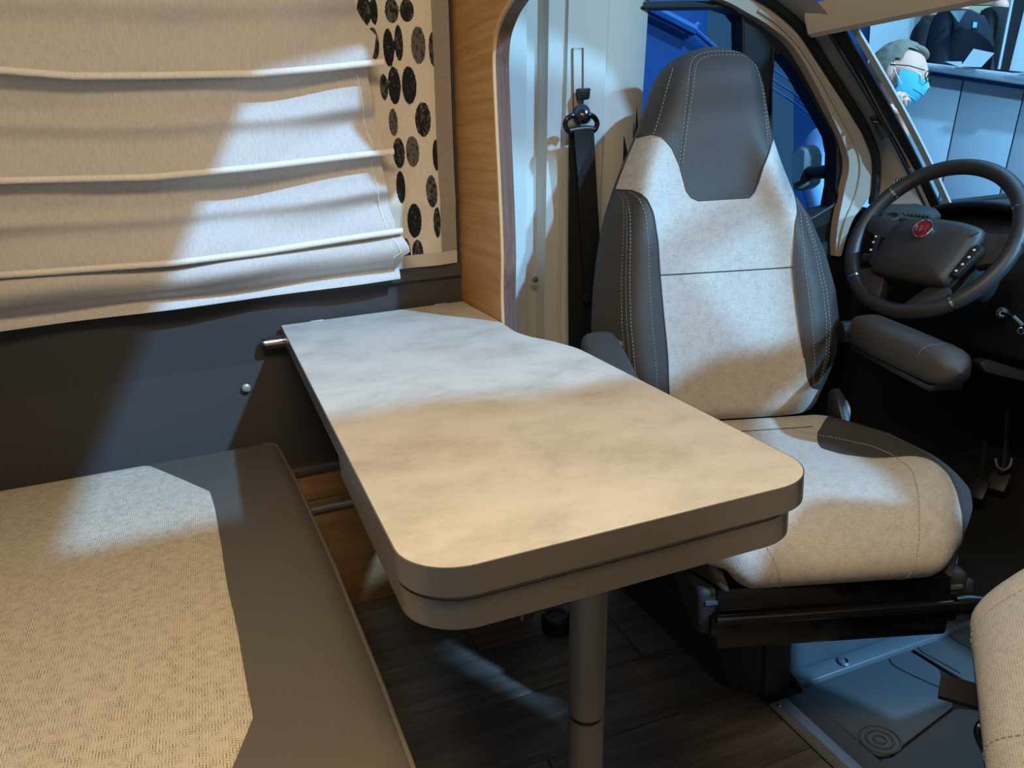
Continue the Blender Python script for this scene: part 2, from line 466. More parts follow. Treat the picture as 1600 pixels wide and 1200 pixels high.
# step strip of aluminium between the two floors
st = thing('step_strip', (.85, .4, 0), 'ribbed aluminium step strip along the edge of the plank floor', 'strip')
mk('flat_strip', box2((.845, -.30, 0), (.887, 1.0, .004), b=.001), 'steel', st)
for xr in (.849, .856, .863): mk('rib', tube([(xr, -.30, .0045), (xr, .998, .0045)], .0022, 8), 'steel', st)
mk('screw_head', lathe([(.0045, 0), (.004, .002), (.001, .0028)], (.856, .985, .006), (0, 0, 1), 12), 'chrome', st)

# ---- side wall behind the table (felt), with window band above, leaning inward
def wall_poly(z0, z1, x0, x1, off=0, th=.03):
    zs = [z0] + ([.62] if z0 < .62 < z1 else []) + [z1]
    A = [(x0, wall_y(z, off), z) for z in zs]; B = [(x1, wall_y(z, off), z) for z in zs]
    return strip(A, B, (0, th, 0))
wl = mk('wall_left', wall_poly(.36, 1.92, -1.1, .524), 'felt', smooth=False, kind='structure', label='anthracite felt side wall behind the bench and table')
mk('window_ledge', cat_(wall_poly(.762, .792, -1.1, .522, -.010, .03)), 'felt_dk', wl)
c0 = PW(385, 606, -.009)
mk('screw_cap', lathe([(.0095, 0), (.0095, .002), (.007, .0045), (.002, .0055)], c0, (0, -1, 0), 20), mat('cap', (.33, .30, .25), .4, .3), wl)
# oak skirting box at the foot of the wall
sk = thing('oak_skirting', (.2, 1.72, 0), 'oak skirting board with aluminium rail low on the wall beneath the table', 'skirting')
mk('lower_board', box2((-1.1, 1.70, 0), (.524, 1.74, .262), b=.002), 'oak_low', sk)
mk('upper_board', box2((-1.1, 1.715, .268), (.524, 1.74, .352), b=.002), 'oak_low', sk)
mk('upper_board', box2((-1.1, 1.709, .290), (.524, 1.716, .318), b=.001), 'oak_low', sk)
mk('aluminium_rail', box2((-1.1, 1.690, .262), (.524, 1.74, .278), b=.004), 'steel', sk)
mk('cover_strip', box2((-1.1, 1.708, .352), (.524, 1.74, .372), b=.002), 'band', sk)
mk('wall_rear', box2((-1.14, -.32, 0), (-1.1, 1.80, 1.92)), 'ceil', smooth=False, kind='structure', label='pale rear partition of the living area')
# ---- wood partition panel beside the table, with rounded cab arch
XP, TH = .524, .030
edge_px = [(784, 498), (783, 400), (779, 300), (774, 200), (770.5, 120), (770, 90), (772, 62), (777, 42), (787, 18), (800, -2)]
edge = [PX(x, y, XP) for x, y in edge_px]
edge = smooth_line([(XP, 1.46, .0), (XP, 1.46, .40)] + edge, 4)
last = edge[-1]
edge += [np.array((XP, last[1] - .045, last[2] + .05)), np.array((XP, last[1] - .08, last[2] + .12)), np.array((XP, 1.22, 1.5))]
prof = list(edge) + [np.array((XP, 1.21, 1.92)), np.array((XP, wall_y(1.92), 1.92)), np.array((XP, wall_y(.62), .62)), np.array((XP, 1.74, 0))]
pp = thing('partition_panel', (XP + TH / 2, 1.6, 0), 'oak veneered partition panel with rounded cab arch beside the grey pillar', 'panel')
mk('veneer_face', prism(prof, (.003, 0, 0)), 'oak', pp, smooth=False)
pin = [p + np.array((.003, 0, 0)) for p in prof]
mk('core', prism([p + np.array((0, .002, 0)) for p in pin], (TH - .003, 0, 0)), 'oak_edge', pp, smooth=False)
ed2 = [p for p in edge]
def edge_band(x0, x1, out):
    A, B, A2, B2 = [], [], [], []
    for i, p in enumerate(ed2):
        a = ed2[max(0, i - 1)]; c = ed2[min(len(ed2) - 1, i + 1)]; t = c - a; t /= np.linalg.norm(t)
        n = np.array((0, -t[2], t[1])); n = n if n[1] < 0 or abs(n[1]) < .3 and n[2] < 0 else -n
        A.append(np.array((x0, p[1], p[2])) + n * out); B.append(np.array((x1, p[1], p[2])) + n * out)
        A2.append(np.array((x0, p[1], p[2])) - n * .003); B2.append(np.array((x1, p[1], p[2])) - n * .003)
    n_ = len(A); V = A + B + B2 + A2; Fc = []
    for i in range(n_ - 1):
        for k in range(4):
            j = (k + 1) % 4; Fc.append((k * n_ + i, k * n_ + i + 1, j * n_ + i + 1, j * n_ + i))
    return V, Fc
mk('edge_lip', edge_band(XP - .0005, XP + .005, .002), 'oak_lip', pp)
mk('edge_band', edge_band(XP + .005, XP + TH + .001, .0012), 'oak_edge', pp)

# ---- grey pillar trim with vertical ribs
zs = [0.0, .3, .62, .8, 1.0, 1.2, 1.35, 1.5, 1.92]
pr = [(.54, .0), (.684, .0), (.692, .024), (.722, .028), (.732, -.004), (.764, -.006), (.767, .004), (.773, .004), (.776, -.006), (.806, -.008), (.868, -.008), (.874, .004), (.882, .006), (.890, .002), (.955, .012), (.99, .035)]
V, Fc = [], []
for z in zs:
    for x, d in pr: V.append((x, wall_y(z, d), z))
n = len(pr)
for j in range(len(zs) - 1):
    for i in range(n - 1): Fc.append((j * n + i, j * n + i + 1, (j + 1) * n + i + 1, (j + 1) * n + i))
tp = mk('trim_1', thicken((V, Fc), (0, .05, 0)), 'pillar', smooth=True, angle=50, kind='structure', label='pale grey ribbed plastic pillar trim behind the seat belt')
c0 = PW(836, 437, -.006)
mk('trim_screw', lathe([(.0075, 0), (.0075, .002), (.005, .004), (.001, .005)], c0, (0, -1, .1), 16), 'plinth', tp)
# belt height slot (a recessed frame line)
a = PW(895, 75, -.010); b_ = PW(911, 75, -.010); c = PW(911, 180, -.010); d = PW(896, 180, -.010)
mk('slot_frame', cat_(tube([d, a, b_, c], .0014, 6)), 'band_dark', tp)
# ---- cab side: door frame, glass, seals
def W(pts, off): return [PW(x, y, off) for x, y in pts]
gl1 = [(987, 28), (992, 16), (1003, 12), (1127, 11), (1150, 18), (1161, 32), (1163, 330), (1163, 420), (1010, 420)]
gl2 = [(1207, 100), (1213, 84), (1222, 82), (1245, 110), (1275, 162), (1303, 213), (1308, 240), (1306, 290), (1300, 322), (1207, 345)]
fr = [(977, 4), (1060, 1), (1125, 2), (1175, 26), (1207, 48), (1245, 84), (1293, 172), (1325, 248), (1340, 322), (1420, 335), (1420, 640), (970, 640)]
dr = mk('door_1', holed(W(fr, .02), [W(gl1, .02), W(gl2, .02)], (0, .045, 0)), 'blackp', smooth=False, kind='structure', label='black inner frame of the driver door around its windows')
for nm, g in (('window_1', gl1), ('window_2', gl2)):
    mk(nm, prism(W(g, .045), (0, .005, 0)), 'tint', smooth=False, kind='structure', label={'window_1': 'blue-toned driver door window behind the seat headrest', 'window_2': 'small triangular quarter window in the driver door'}[nm])
mk('glass_seal', tube(smooth_line(W(gl1, .018), 3, True), .004, 6, True), 'seal', dr)
mk('glass_seal', tube(smooth_line(W(gl2, .018), 3, True), .004, 6, True), 'seal', dr)
# the door's solid lower half
mk('door_card', box2((.93, 1.76, .02), (2.0, 1.82, .70), b=.01), 'blackp', dr)
mk('wall_front', cat_(box2((1.70, 1.70, .0), (2.32, 1.76, .80)), box2((2.28, -.32, 0), (2.32, 1.70, .80))), 'carpet', smooth=False, kind='structure', label='dark footwell side and bulkhead')
# beige trim on the door frame between glass frame and seal
inn = [(930, -6), (1040, -10), (1120, -3), (1172, 22), (1207, 44), (1245, 80), (1293, 168), (1326, 246), (1319, 300), (1309, 352), (1305, 400)]
out = [(930, -60), (1060, -70), (1150, -28), (1200, 8), (1238, 40), (1275, 92), (1333, 187), (1364, 243), (1362, 300), (1332, 345), (1314, 400)]
trm = mk('trim_2', strip(smooth_line(W(inn, -.004), 5), smooth_line(W(out, -.012), 5), (0, .03, 0)), 'beige', kind='structure', label='pale door surround trim between driver window and black seal')
mid = [(i[0] * .55 + o[0] * .45, i[1] * .55 + o[1] * .45) for i, o in zip(inn, out)]
mk('trim_ridge', tube(smooth_line(W(mid[3:], -.009), 5), .004, 6), 'beige', trm)
sea = [(1100, -60), (1178, -12), (1215, 12), (1250, 44), (1281, 90), (1312, 138), (1343, 187), (1360, 222), (1368, 250), (1368, 285), (1364, 318)]
mk('trim_3', tube(smooth_line(W(sea, -.014), 5), .0125, 8), 'seal', kind='structure', label='thick black rubber door seal curving along the front pillar')
# front pillar trim: from the seal inward and forward to the windscreen
ain = [(1110, -70), (1190, -10), (1224, 14), (1260, 44), (1290, 90), (1321, 138), (1352, 187), (1369, 222), (1375, 250), (1375, 285), (1368, 324)]
aot = [(1180, -90), (1252, -20), (1280, 6), (1296, 26), (1308, 46), (1346, 116), (1384, 187), (1404, 222), (1420, 250), (1439, 285), (1460, 324)]
A_, B_ = smooth_line(W(ain, -.012), 5), smooth_line(W(aot, -.10), 5)
Mi = [(a + b) / 2 + np.array((.0, -.012, .0)) for a, b in zip(A_, B_)]
n = len(A_)
ap = mk('trim_4', thicken((A_ + Mi + B_, [(k * n + i, k * n + i + 1, (k + 1) * n + i + 1, (k + 1) * n + i) for k in (0, 1) for i in range(n - 1)]), (0.01, .03, 0)),
        'beige', kind='structure', label='beige windscreen pillar trim beside the black door seal')
# speaker grille at the foot of the pillar
gc = [(1395, 288), (1402, 278), (1412, 274), (1419, 279), (1413, 290), (1400, 296)]
gr_p = [PW(x, y, -.062) for x, y in gc]
mk('grille', prism(gr_p, (.004, .01, 0)), 'pillar', ap, smooth=False)
for k in range(5):
    t = (k + .5) / 5; x = 1397 + 19 * t; y0, y1 = 292 - 8 * t, 280 - 1.5 * t
    mk('grille_slot', tube([PW(x - 2, y0, -.066), PW(x + 2, y1 - 2, -.066)], .0012, 6), 'blackp', ap)
# black latch cover on the pillar
hx = [(1357, 183), (1376, 177), (1390, 209), (1375, 219)]
hp = thing('latch_cover', PW(1372, 215, -.05), 'small black two-button cover on the windscreen pillar', 'cover')
mk('housing', prism([PW(x, y, -.055 - .02 * (x > 1372)) for x, y in hx], (-.004, -.014, 0), b=.003), 'blackp', hp)
for (x, y) in ((1368, 191), (1378, 207)):
    mk('button', lathe([(.0075, 0), (.007, .004), (.004, .006)], PW(x, y, -.078), (-.35, -1, .15), 14), 'blackg', hp)

# ---- windscreen, header and roof
YC = .70
PT, PB = PW(1312, 44, -.105), PW(1462, 318, -.105)
def ws(t, k):                                        # t across (0 = driver side), k down the glass
    hw = (PT[1] * (1 - k) + PB[1] * k) - YC
    s = 1 - 2 * t
    base = PT * (1 - k) + PB * k
    return np.array((base[0] + .19 * (1 - s * s) + .012 * math.sin(math.pi * k), YC + hw * s, base[2] + .03 * (1 - s * s) * (1 - k)))
mk('window_3', thicken(grid(lambda u, v: ws(u, v * 1.12 - .02), 24, 10), (.005, 0, .003)), 'glass', kind='structure', label='large clear windscreen in front of the steering wheel')
mk('trim_5', cat_(strip([ws(-.012, k / 12) for k in range(14)], [ws(.006, k / 12) for k in range(14)], (-.008, -.002, 0)),
                  tube([ws(-.012, k / 12) + np.array((-.012, -.004, 0)) for k in range(14)], .004, 8)), 'seal', kind='structure', label='black windscreen edge seal along the front pillar')
mk('trim_6', strip([ws(.009, k / 12) + np.array((.004, 0, 0)) for k in range(14)], [ws(.017, k / 12) + np.array((.004, 0, 0)) for k in range(14)], (.006, 0, .002)), 'pillar', kind='structure', label='thin pale strip on the windscreen edge')
hd = []
for j, (dx, dz) in enumerate([(-.010, -.010), (-.022, -.002), (-.028, .016), (-.034, .034), (-.034, .06), (.02, .06), (.02, .0)]):
    hd.append([ws(t / 20 * 1.06 - .03, 0) + np.array((dx, 0, dz)) for t in range(21)])
n = 21; m_ = len(hd)
mk('trim_7', ([p for r_ in hd for p in r_], [(j * n + i, j * n + i + 1, ((j + 1) % m_) * n + i + 1, ((j + 1) % m_) * n + i) for j in range(m_) for i in range(n - 1)]), 'beige', kind='structure', label='beige header trim above the windscreen', angle=35)
# sloping cab roof, flat ceiling; unseen window outline shaped to the light patches
def nose(x): return 1.36 + (1.60 - x) * .923
YN0 = -.30
op = [(1.005, YN0), (1.10, YN0), (1.20, -.12), (1.42, .27), (1.50, .32), (1.56, .40), (1.58, .70), (1.55, 1.02), (1.20, 1.06), (1.005, .96)]
rim = [(.99, -.40)] + [(float(ws(t, 0)[0]) - .005, float(ws(t, 0)[1])) for t in (1.15, 1, .85, .7, .55, .4, .25, .1, 0, -.1)] + [(.99, 1.80)]
nz_out = rim[1:] + [(.99, .955)] + op[::-1][0:] + [(.99, YN0), (.99, -.40)]
nz_out = [(.99, -.40)] + rim[1:-1] + [(.99, 1.80), (.99, .955)] + [q_ for q_ in reversed(op) if q_[0] > 1.01] + [(.99, YN0)]
mk('ceiling_cab', holed([(x, y, nose(x)) for x, y in nz_out], [], (.02, 0, .02)), 'headliner', smooth=False, kind='structure', label='sloping cab roof with a roof window')
op = [(.99, YN0)] + [q_ for q_ in op if q_[0] > 1.01] + [(.99, .955)]
mk('window_4', prism([(x, y, nose(x) + .012) for x, y in op], (.003, 0, .003)), 'glass', smooth=False, kind='structure', label='unseen roof window in the sloping cab roof, shaped to the light patches')
hole = [(.52, YN0, 1.92), (.985, YN0, 1.92), (.985, .95, 1.92), (.78, .87, 1.92), (.54, .79, 1.92)]
hole = [(.52, YN0, 1.92), (.99, YN0, 1.92), (.99, .955, 1.92), (.78, .87, 1.92), (.54, .79, 1.92)]
mk('ceiling', holed([(-1.14, -.36, 1.92), (.99, -.36, 1.92)] + [hole[1], hole[0], hole[4], hole[3], hole[2]] + [(.99, 1.80, 1.92), (-1.14, 1.80, 1.92)], [], (0, 0, .03)), 'ceil', smooth=False, kind='structure', label='pale flat ceiling of the living area')
mk('window_5', prism([np.array(h) + np.array((0, 0, .012)) for h in hole], (0, 0, .004)), 'glass', smooth=False, kind='structure', label='unseen roof window in the flat ceiling above the step, shaped to the light patches')
for nm, c in (('ceiling_lamp', (-.05, .28, 1.895)), ('ceiling_lamp', (.30, .05, 1.895))):
    t = thing(nm, c, 'round warm ceiling lamp over the ' + ('bench' if c[0] < 0 else 'doorway'), 'lamp')
    mk('lamp_rim', lathe([(.06, .0), (.06, .025), (.045, .025), (.045, .0)], c, (0, 0, 1), 24, caps=False), 'steel', t)
    mk('diffuser', lathe([(.045, .004), (.02, .001), (.001, 0)], np.array(c), (0, 0, 1), 24), 'lampm', t)
# near side: doorway narrowed against stray floodlight, forward opening added to admit it
mk('wall_right', cat_(box2((.12, -.36, .0), (1.24, -.32, 1.92)), box2((1.24, -.36, .0), (1.62, -.32, 1.10)), box2((1.62, -.36, .0), (2.6, -.32, .8)), box2((-1.14, -.36, 0), (-.9, -.32, 1.92)), box2((-.9, -.36, 1.78), (.12, -.32, 1.92))),
   'ceil', smooth=False, kind='structure', label='near side wall with the open sliding doorway')
mk('light_opening', box2((1.24, -.345, 1.10), (1.62, -.34, 1.68)), 'glass', smooth=False, kind='structure', label='unseen glazed opening on the passenger side, added to admit the low floodlight')
# driver side roof rail above the door
mk('trim_8', box2((.54, 1.56, 1.42), (1.9, 1.86, 1.95)), 'headliner', smooth=False, kind='structure', label='upper side panel above the driver door')

# ================================================================== blind and curtain
bl = thing('roman_blind', (.0, 1.70, .75), 'pleated white roman blind hanging in front of the window', 'blind')
OFFB = -.052
lines = [  # pixel rows of each pleat, left to right
    [(-260, -120), (0, -110), (300, -100), (560, -95)],
    [(-260, 108), (0, 113), (120, 122), (250, 121), (400, 118), (500, 110), (594, 100)],
    [(-260, 292), (0, 284), (240, 278), (400, 263), (612, 238)],
    [(-260, 452), (0, 430), (270, 411), (400, 395), (624, 361)],
    [(-260, 548), (0, 520), (380, 471), (627, 437)]]
zl = []
for l in lines:
    P = [PW(x, y, OFFB) for x, y in l]; zl.append(([p[0] for p in P], [p[2] for p in P]))
def zpleat(i, x): return interp(x, *zl[i])
redge = [PW(x, y, OFFB)[0] for x, y in ((505, -95), (592, 101), (608, 240), (622, 362), (628, 437))]
def blind_pt(u, k, dd=0):
    i = min(3, int(k)); t = k - i
    xr = interp(k, [0, .25, .5, .75, .95, 1.0, 1.04, 1.95, 2.0, 2.04, 2.95, 3.0, 3.3, 3.42, 3.5, 4.0],
                [redge[0], redge[0] + .022, redge[0] + .05, redge[0] + .085, redge[1] - .014, redge[1], redge[1] - .022, redge[2] - .012, redge[2], redge[2] - .016, redge[3] - .006, redge[3], redge[3] + .016, redge[3] + .018, redge[3] + .004, redge[4]])
    x = -1.0 + u * (xr + 1.0)
    z = zpleat(i, x) * (1 - t) + zpleat(i + 1, x) * t
    if i == 3:                                        # hem: fabric folds back under itself
        d = .030 + .018 * math.sin(math.pi * min(1, t * 1.7)) - .030 * sst(.55, .75, t) + .016 * sst(.75, 1, t)
        d += .006 * math.sin(x * 17 + t * 3)
    else:
        d = .012 + .030 * sst(.5, 1.0, t) + .012 * math.exp(-((t - .47) / .10) ** 2)
        d += .009 * (1 - sst(0, .16, t)) 
        amp = .010 * math.sin(math.pi * t)
        d += amp * (math.sin(x * 9 + i * 2.1) * .6 + math.sin(x * 23 + t * 5 + i) * .35)
        d += .006 * noise.noise(Vector((x * 6, t * 3 + i * 7, i * 3.1)))
        d += .016 * sst(.72, 1, u) * math.sin((t - (1 - u) * 2.4) * 7) * math.sin(math.pi * t)
    y = wall_y(z, OFFB) + .03 - d - dd
    return np.array((x, y, z))
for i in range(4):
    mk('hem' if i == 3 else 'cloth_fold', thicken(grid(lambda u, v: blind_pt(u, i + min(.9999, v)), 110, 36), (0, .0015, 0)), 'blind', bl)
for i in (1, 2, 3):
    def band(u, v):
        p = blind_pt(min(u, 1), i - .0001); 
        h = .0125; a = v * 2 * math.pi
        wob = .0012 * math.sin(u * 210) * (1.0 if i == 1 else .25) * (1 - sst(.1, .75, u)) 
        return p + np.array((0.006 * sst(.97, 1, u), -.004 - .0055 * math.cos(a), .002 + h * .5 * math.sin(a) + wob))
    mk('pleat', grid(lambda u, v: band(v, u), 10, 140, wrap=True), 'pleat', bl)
zr = zpleat(0, 0)
mk('head_rail', box2((-1.0, wall_y(zr, -.07), zr - .01), (.33, wall_y(zr, -.03), zr + .04), b=.006), 'pleat', bl)
# side hem line and centre seam
mk('side_hem', tube([blind_pt(.985, k / 12, .001) for k in range(13, 47)], .0011, 6), 'pleat', bl)

# ---- patterned curtain
CUR_OFF = -.014
ov = [(435,40,25,55,1),(470,40,14,50,0),(536,38,25,45,2),(590,38,24,42,1),(468,160,22,60,2),(525,172,20,68,0),(562,155,15,65,1),(630,165,25,68,3),(684,178,18,62,2),
      (508,315,15,48,2),(546,308,23,68,0),(599,308,25,68,0),(542,442,17,50,3),(648,432,27,62,1),(562,552,22,55,1),(612,547,23,56,3),(695,560,13,57,0),(568,675,17,58,0),
      (678,690,20,58,2),(618,796,25,62,0),(697,802,13,55,1),(590,912,16,52,1),(630,910,19,45,1)]
OV = []
for cx, cy, rx, ry, s in ov:
    x, y = cx / 2.3075 + 380, cy / 2.3075; c = PW(x, y, CUR_OFF); rx_ = abs(PW(x + rx / 2.3075, y, CUR_OFF)[0] - c[0]); rz = abs(PW(x, y + ry / 2.3075, CUR_OFF)[2] - c[2])
    OV.append((c[0], c[2], rx_, rz, s))
def curtain_cloth(nt, b):
    e = N(nt, 'ShaderNodeAttribute', _attribute_name='oval'); s = N(nt, 'ShaderNodeAttribute', _attribute_name='shade')
    v = coord(nt); v2 = coord(nt, 'Object', (1.0, 1, .45))
    n = noise_t(nt, v, 420, 2); blot = noise_t(nt, v2, 170, 5, .8)
    m = math_(nt, 'LESS_THAN', math_(nt, 'ADD', e.outputs['Fac'], math_(nt, 'MULTIPLY', math_(nt, 'SUBTRACT', n, .5), .22)), 1.0)
    th = math_(nt, 'ADD', .60, math_(nt, 'MULTIPLY', s.outputs['Fac'], -.055))
    g = math_(nt, 'GREATER_THAN', blot, th)
    base = ramp(nt, noise_t(nt, coord(nt, 'Object', (500, 500, 60)), 1, 3), [(.3, (.60, .54, .445)), (.7, (.68, .62, .52))])
    ink = N(nt, 'ShaderNodeMix', _data_type='RGBA'); nt.links.new(g, ink.inputs[0]); ink.inputs[6].default_value = (.012, .012, .014, 1); ink.inputs[7].default_value = (.105, .098, .09, 1)
    mx = N(nt, 'ShaderNodeMix', _data_type='RGBA'); nt.links.new(m, mx.inputs[0]); nt.links.new(base, mx.inputs[6]); nt.links.new(ink.outputs[2], mx.inputs[7])
    nt.links.new(mx.outputs[2], b.inputs['Base Color'])
MT['curtain'] = mat('oval_print_cloth', (.6, .55, .45), .8, spec=.2, build=curtain_cloth)
ct = thing('patterned_curtain', (.45, 1.70, .8), 'cream curtain printed with dark ovals between blind and oak panel', 'curtain')
xl, xb, xr_ = PW(500, 300, CUR_OFF)[0], PW(685.5, 300, CUR_OFF)[0], PW(711, 300, CUR_OFF)[0]
zb, zt = PW(690, 413, CUR_OFF)[2], 1.60
def cur(x, z):
    return np.array((x, wall_y(z, CUR_OFF) - .006 * math.sin((x - xl) * 60) * .5 - .004 * noise.noise(Vector((x * 12, z * 5, 0))) - .004 * math.exp(-((z - .93) / .02) ** 2), z))
g = grid(lambda u, v: cur(xl + (xb - xl) * u, zb + (zt - zb) * v), 90, 300)
co = mk('printed_cloth', g, 'curtain', ct)
at = co.data.attributes.new('oval', 'FLOAT', 'POINT'); sh = co.data.attributes.new('shade', 'FLOAT', 'POINT')
for i, v in enumerate(g[0]):
    best, s_ = 9, 0
    for cx, cz, rx, rz, s in OV:
        e = math.sqrt(((v[0] - cx) / rx) ** 2 + ((v[2] - cz) / rz) ** 2)
        if e < best: best, s_ = e, s
    at.data[i].value = best; sh.data[i].value = s_
mk('border', thicken(grid(lambda u, v: cur(xb + (xr_ - xb) * u, zb + (zt - zb) * v) + np.array((0, -.0015, 0)), 8, 120), (0, .002, 0)), 'border', ct)
mk('bottom_hem', thicken(grid(lambda u, v: cur(xl + (xr_ - xl) * u, zb + .028 * v) + np.array((0, -.0022, 0)), 30, 4), (0, .001, 0)), mat('hem_cloth', (.50, .45, .37), .8), ct)

# ================================================================== table
ZT = .70
TB = thing('dining_table', (.34, .74, 0), 'wall-mounted dining table with pale stone laminate top on one round metal leg', 'table')
far = [PZ(440, 510, ZT), PZ(719, 468, ZT)]
xL, yN, xN, yF = .113, .592, .566, 1.716
top_px = [(744, 481), (780, 501), (795, 511), (808, 519), (830, 526), (850, 530), (872, 535), (890, 540), (905, 545), (920, 552)]
rc = [PZ(x, y, ZT) for x, y in top_px]
outl = [np.array((xL, yF, ZT)), np.array((rc[1][0] - .002, yF, ZT))] + smooth_line(rc[1:], 3) + [np.array((xN, .95, ZT))]
near = round_poly([(xN, .80, ZT), (xN, yN, ZT), (xL, yN, ZT), (xL, .9, ZT)], [0, .062, .062, 0], 14)
outl += near
def inset(poly, d):
    P = [np.array(p[:2], float) for p in poly]; n = len(P); ar = sum(P[i][0] * P[(i + 1) % n][1] - P[(i + 1) % n][0] * P[i][1] for i in range(n)); o = []
    for i in range(n):
        a, c = P[i - 1], P[(i + 1) % n]; e1 = P[i] - a; e2 = c - P[i]
        e1 /= np.linalg.norm(e1) + 1e-9; e2 /= np.linalg.norm(e2) + 1e-9
        n1 = np.array((-e1[1], e1[0])); n2 = np.array((-e2[1], e2[0])); nn = n1 + n2; nn /= np.linalg.norm(nn) + 1e-9
        k = d / max(.4, nn @ n1); o.append(P[i] + nn * k * (1 if ar > 0 else -1))
    return o
def slab(poly, z0, z1): return prism([np.array((*p[:2], z0)) for p in poly], (0, 0, z1 - z0))
def ring(poly, z0, z1, th, bv=.0015):
    a = poly; b_ = inset(poly, th); n = len(a)
    V = [(*p[:2], z) for z in (z0, z1) for p in a] + [(*p[:2], z) for z in (z0, z1) for p in b_]
    Fc = []
    for i in range(n):
        j = (i + 1) % n
        Fc += [(i, j, n + j, n + i), (2 * n + i, 3 * n + i, 3 * n + j, 2 * n + j), (n + i, n + j, 3 * n + j, 3 * n + i), (i, 2 * n + i, 2 * n + j, j)]
    return V, Fc
mk('tabletop', slab(inset(outl, .0014), ZT - .028, ZT), 'stone', TB, smooth=False)
mk('edge_band', ring(outl, ZT - .030, ZT - .0004, .0016), 'band', TB, angle=50)
lo_out = round_poly([(xL + .002, 1.006, 0), (xN - .03, 1.006, 0), (xN - .012, yN + .004, 0), (xL + .002, yN + .004, 0)], [.004, .004, .062, .062], 14)
mk('groove', slab(inset(lo_out, .010), ZT - .037, ZT - .028), 'band_dark', TB, smooth=False)
lf = mk('lower_leaf', slab(inset(lo_out, .0016), ZT - .066, ZT - .037), 'stone', TB, smooth=False)
mk('edge_band', ring(lo_out, ZT - .0665, ZT - .0365, .002), 'band', lf, angle=50)
lx, ly = .352, .765
def legp(z): return np.array((lx - .02 * (z - .36) / .3 * .0, ly, z))
lt = np.array((.3625, .748, .634)); lb = np.array((.328, .748, .0))
dl = (lt - lb) / np.linalg.norm(lt - lb)
def lp(z): return lb + dl * (z / dl[2])
lg = mk('leg', lathe([(.0228, 0), (.0228, .634 - .362)], lp(.362), dl, 40), 'legm', TB)
mk('leg_lower', lathe([(.0228, 0), (.0228, .352)], lp(.004), dl, 40), 'legm', TB)
mk('leg_ring', lathe([(.0208, 0), (.0208, .008)], lp(.355), dl, 40), 'blackp', TB)
mk('mounting_plate', lathe([(.06, 0), (.06, .006), (.03, .010)], (lt[0], lt[1], ZT - .066), (0, 0, -1), 32), 'legm', TB)
mk('leg_foot', lathe([(.032, 0), (.032, .006), (.026, .010)], (lb[0], lb[1], 0), (0, 0, 1), 32), 'blackp', TB)
# small worn spots of wall clips at the back edge
for x in (.19, .47):
    mk('hook_tab', box((x, yF + .003, ZT - .002), (.03, .010, .006), b=.002), 'steel', TB)
rl = thing('table_rail', (.3, 1.73, .64), 'round chrome wall rail that carries the table top', 'rail')
ra = PY(413, 537, 1.712); 
mk('rail_tube', tube([(ra[0], 1.712, ra[2]), (.515, 1.712, ra[2])], .0125, 20), 'chrome', rl)
mk('end_cap', tube([(ra[0] - .004, 1.712, ra[2]), (ra[0] + .001, 1.712, ra[2])], .0115, 20), 'blackp', rl)
mk('bracket', box((.3, 1.728, ra[2]), (.40, .02, .02), b=.002), 'steel', rl)

# ================================================================== bench
ZB = .46
bn = thing('bench_box', (-.25, 1.15, 0), 'pale bench base under the bench seat cushion', 'bench')
mk('body', box2((-.62, .60, 0), (.04, 1.685, ZB - .125), b=.006), 'ceil', bn)
cu = thing('bench_cushion', (-.2, 1.15, ZB - .12), 'bench seat cushion in woven cream fabric with taupe leather front border', 'cushion')
co_ = smooth_line([(.066, 1.708), (.076, 1.62), (.092, 1.45), (.102, 1.2), (.106, .95), (.110, .80), (.115, .70)], 5)
outer = [tuple(p[:2]) for p in round_poly([(-.62, 1.695, 0), (.070, 1.695, 0), (.088, 1.45, 0), (.104, 1.1, 0), (.112, .80, 0), (.114, .60, 0), (-.62, .60, 0)], [0, .035, .8, 1.5, 1.5, .05, 0], 6)]
def cush(outer, rows):
    n = len(outer); V, Fc = [], []
    for d, z in rows: V += [(*p, z) for p in inset(outer, d)]
    for j in range(len(rows) - 1):
        for i in range(n): Fc.append((j * n + i, j * n + (i + 1) % n, (j + 1) * n + (i + 1) % n, (j + 1) * n + i))
    Fc.append(tuple(range((len(rows) - 1) * n, len(rows) * n))); Fc.append(tuple(range(n - 1, -1, -1)))
    return V, Fc
rows = [(.012, -.12), (.003, -.112), (0, -.095), (-.003, -.06), (-.001, -.03), (.003, -.018), (.012, -.008), (.022, -.003), (.034, 0)]
mk('leather_border', cush(outer, [(d, ZB + z) for d, z in rows]), 'leather_b', cu, angle=60)
pip = [(*p, ZB - .0105) for p in inset(outer, .0065)]
mk('piping', tube([p for p in pip if p[0] > -.6][0:], .0032, 8, False), mat('piping', (.14, .12, .10), .45), cu)
fp = [PZ(x, y, ZB + .003) for x, y in ((245, 708), (338, 763), (348, 800), (372, 930), (410, 1102), (412, 1112), (376, 1200), (340, 1290))]
fpl = [(-.62, 1.693), (fp[0][0] - .02, 1.693)] + [tuple(p[:2]) for p in fp] + [(fp[-1][0], .61), (-.62, .61)]
def in_poly(x, y, P):
    c = False; j = len(P) - 1
    for i in range(len(P)):
        if (P[i][1] > y) != (P[j][1] > y) and x < (P[j][0] - P[i][0]) * (y - P[i][1]) / (P[j][1] - P[i][1]) + P[i][0]: c = not c
        j = i
    return c
bx_ = sorted([(p[1], p[0]) for p in fpl[1:-1]])
def fx(y): return interp(y, [b[0] for b in bx_], [b[1] for b in bx_])
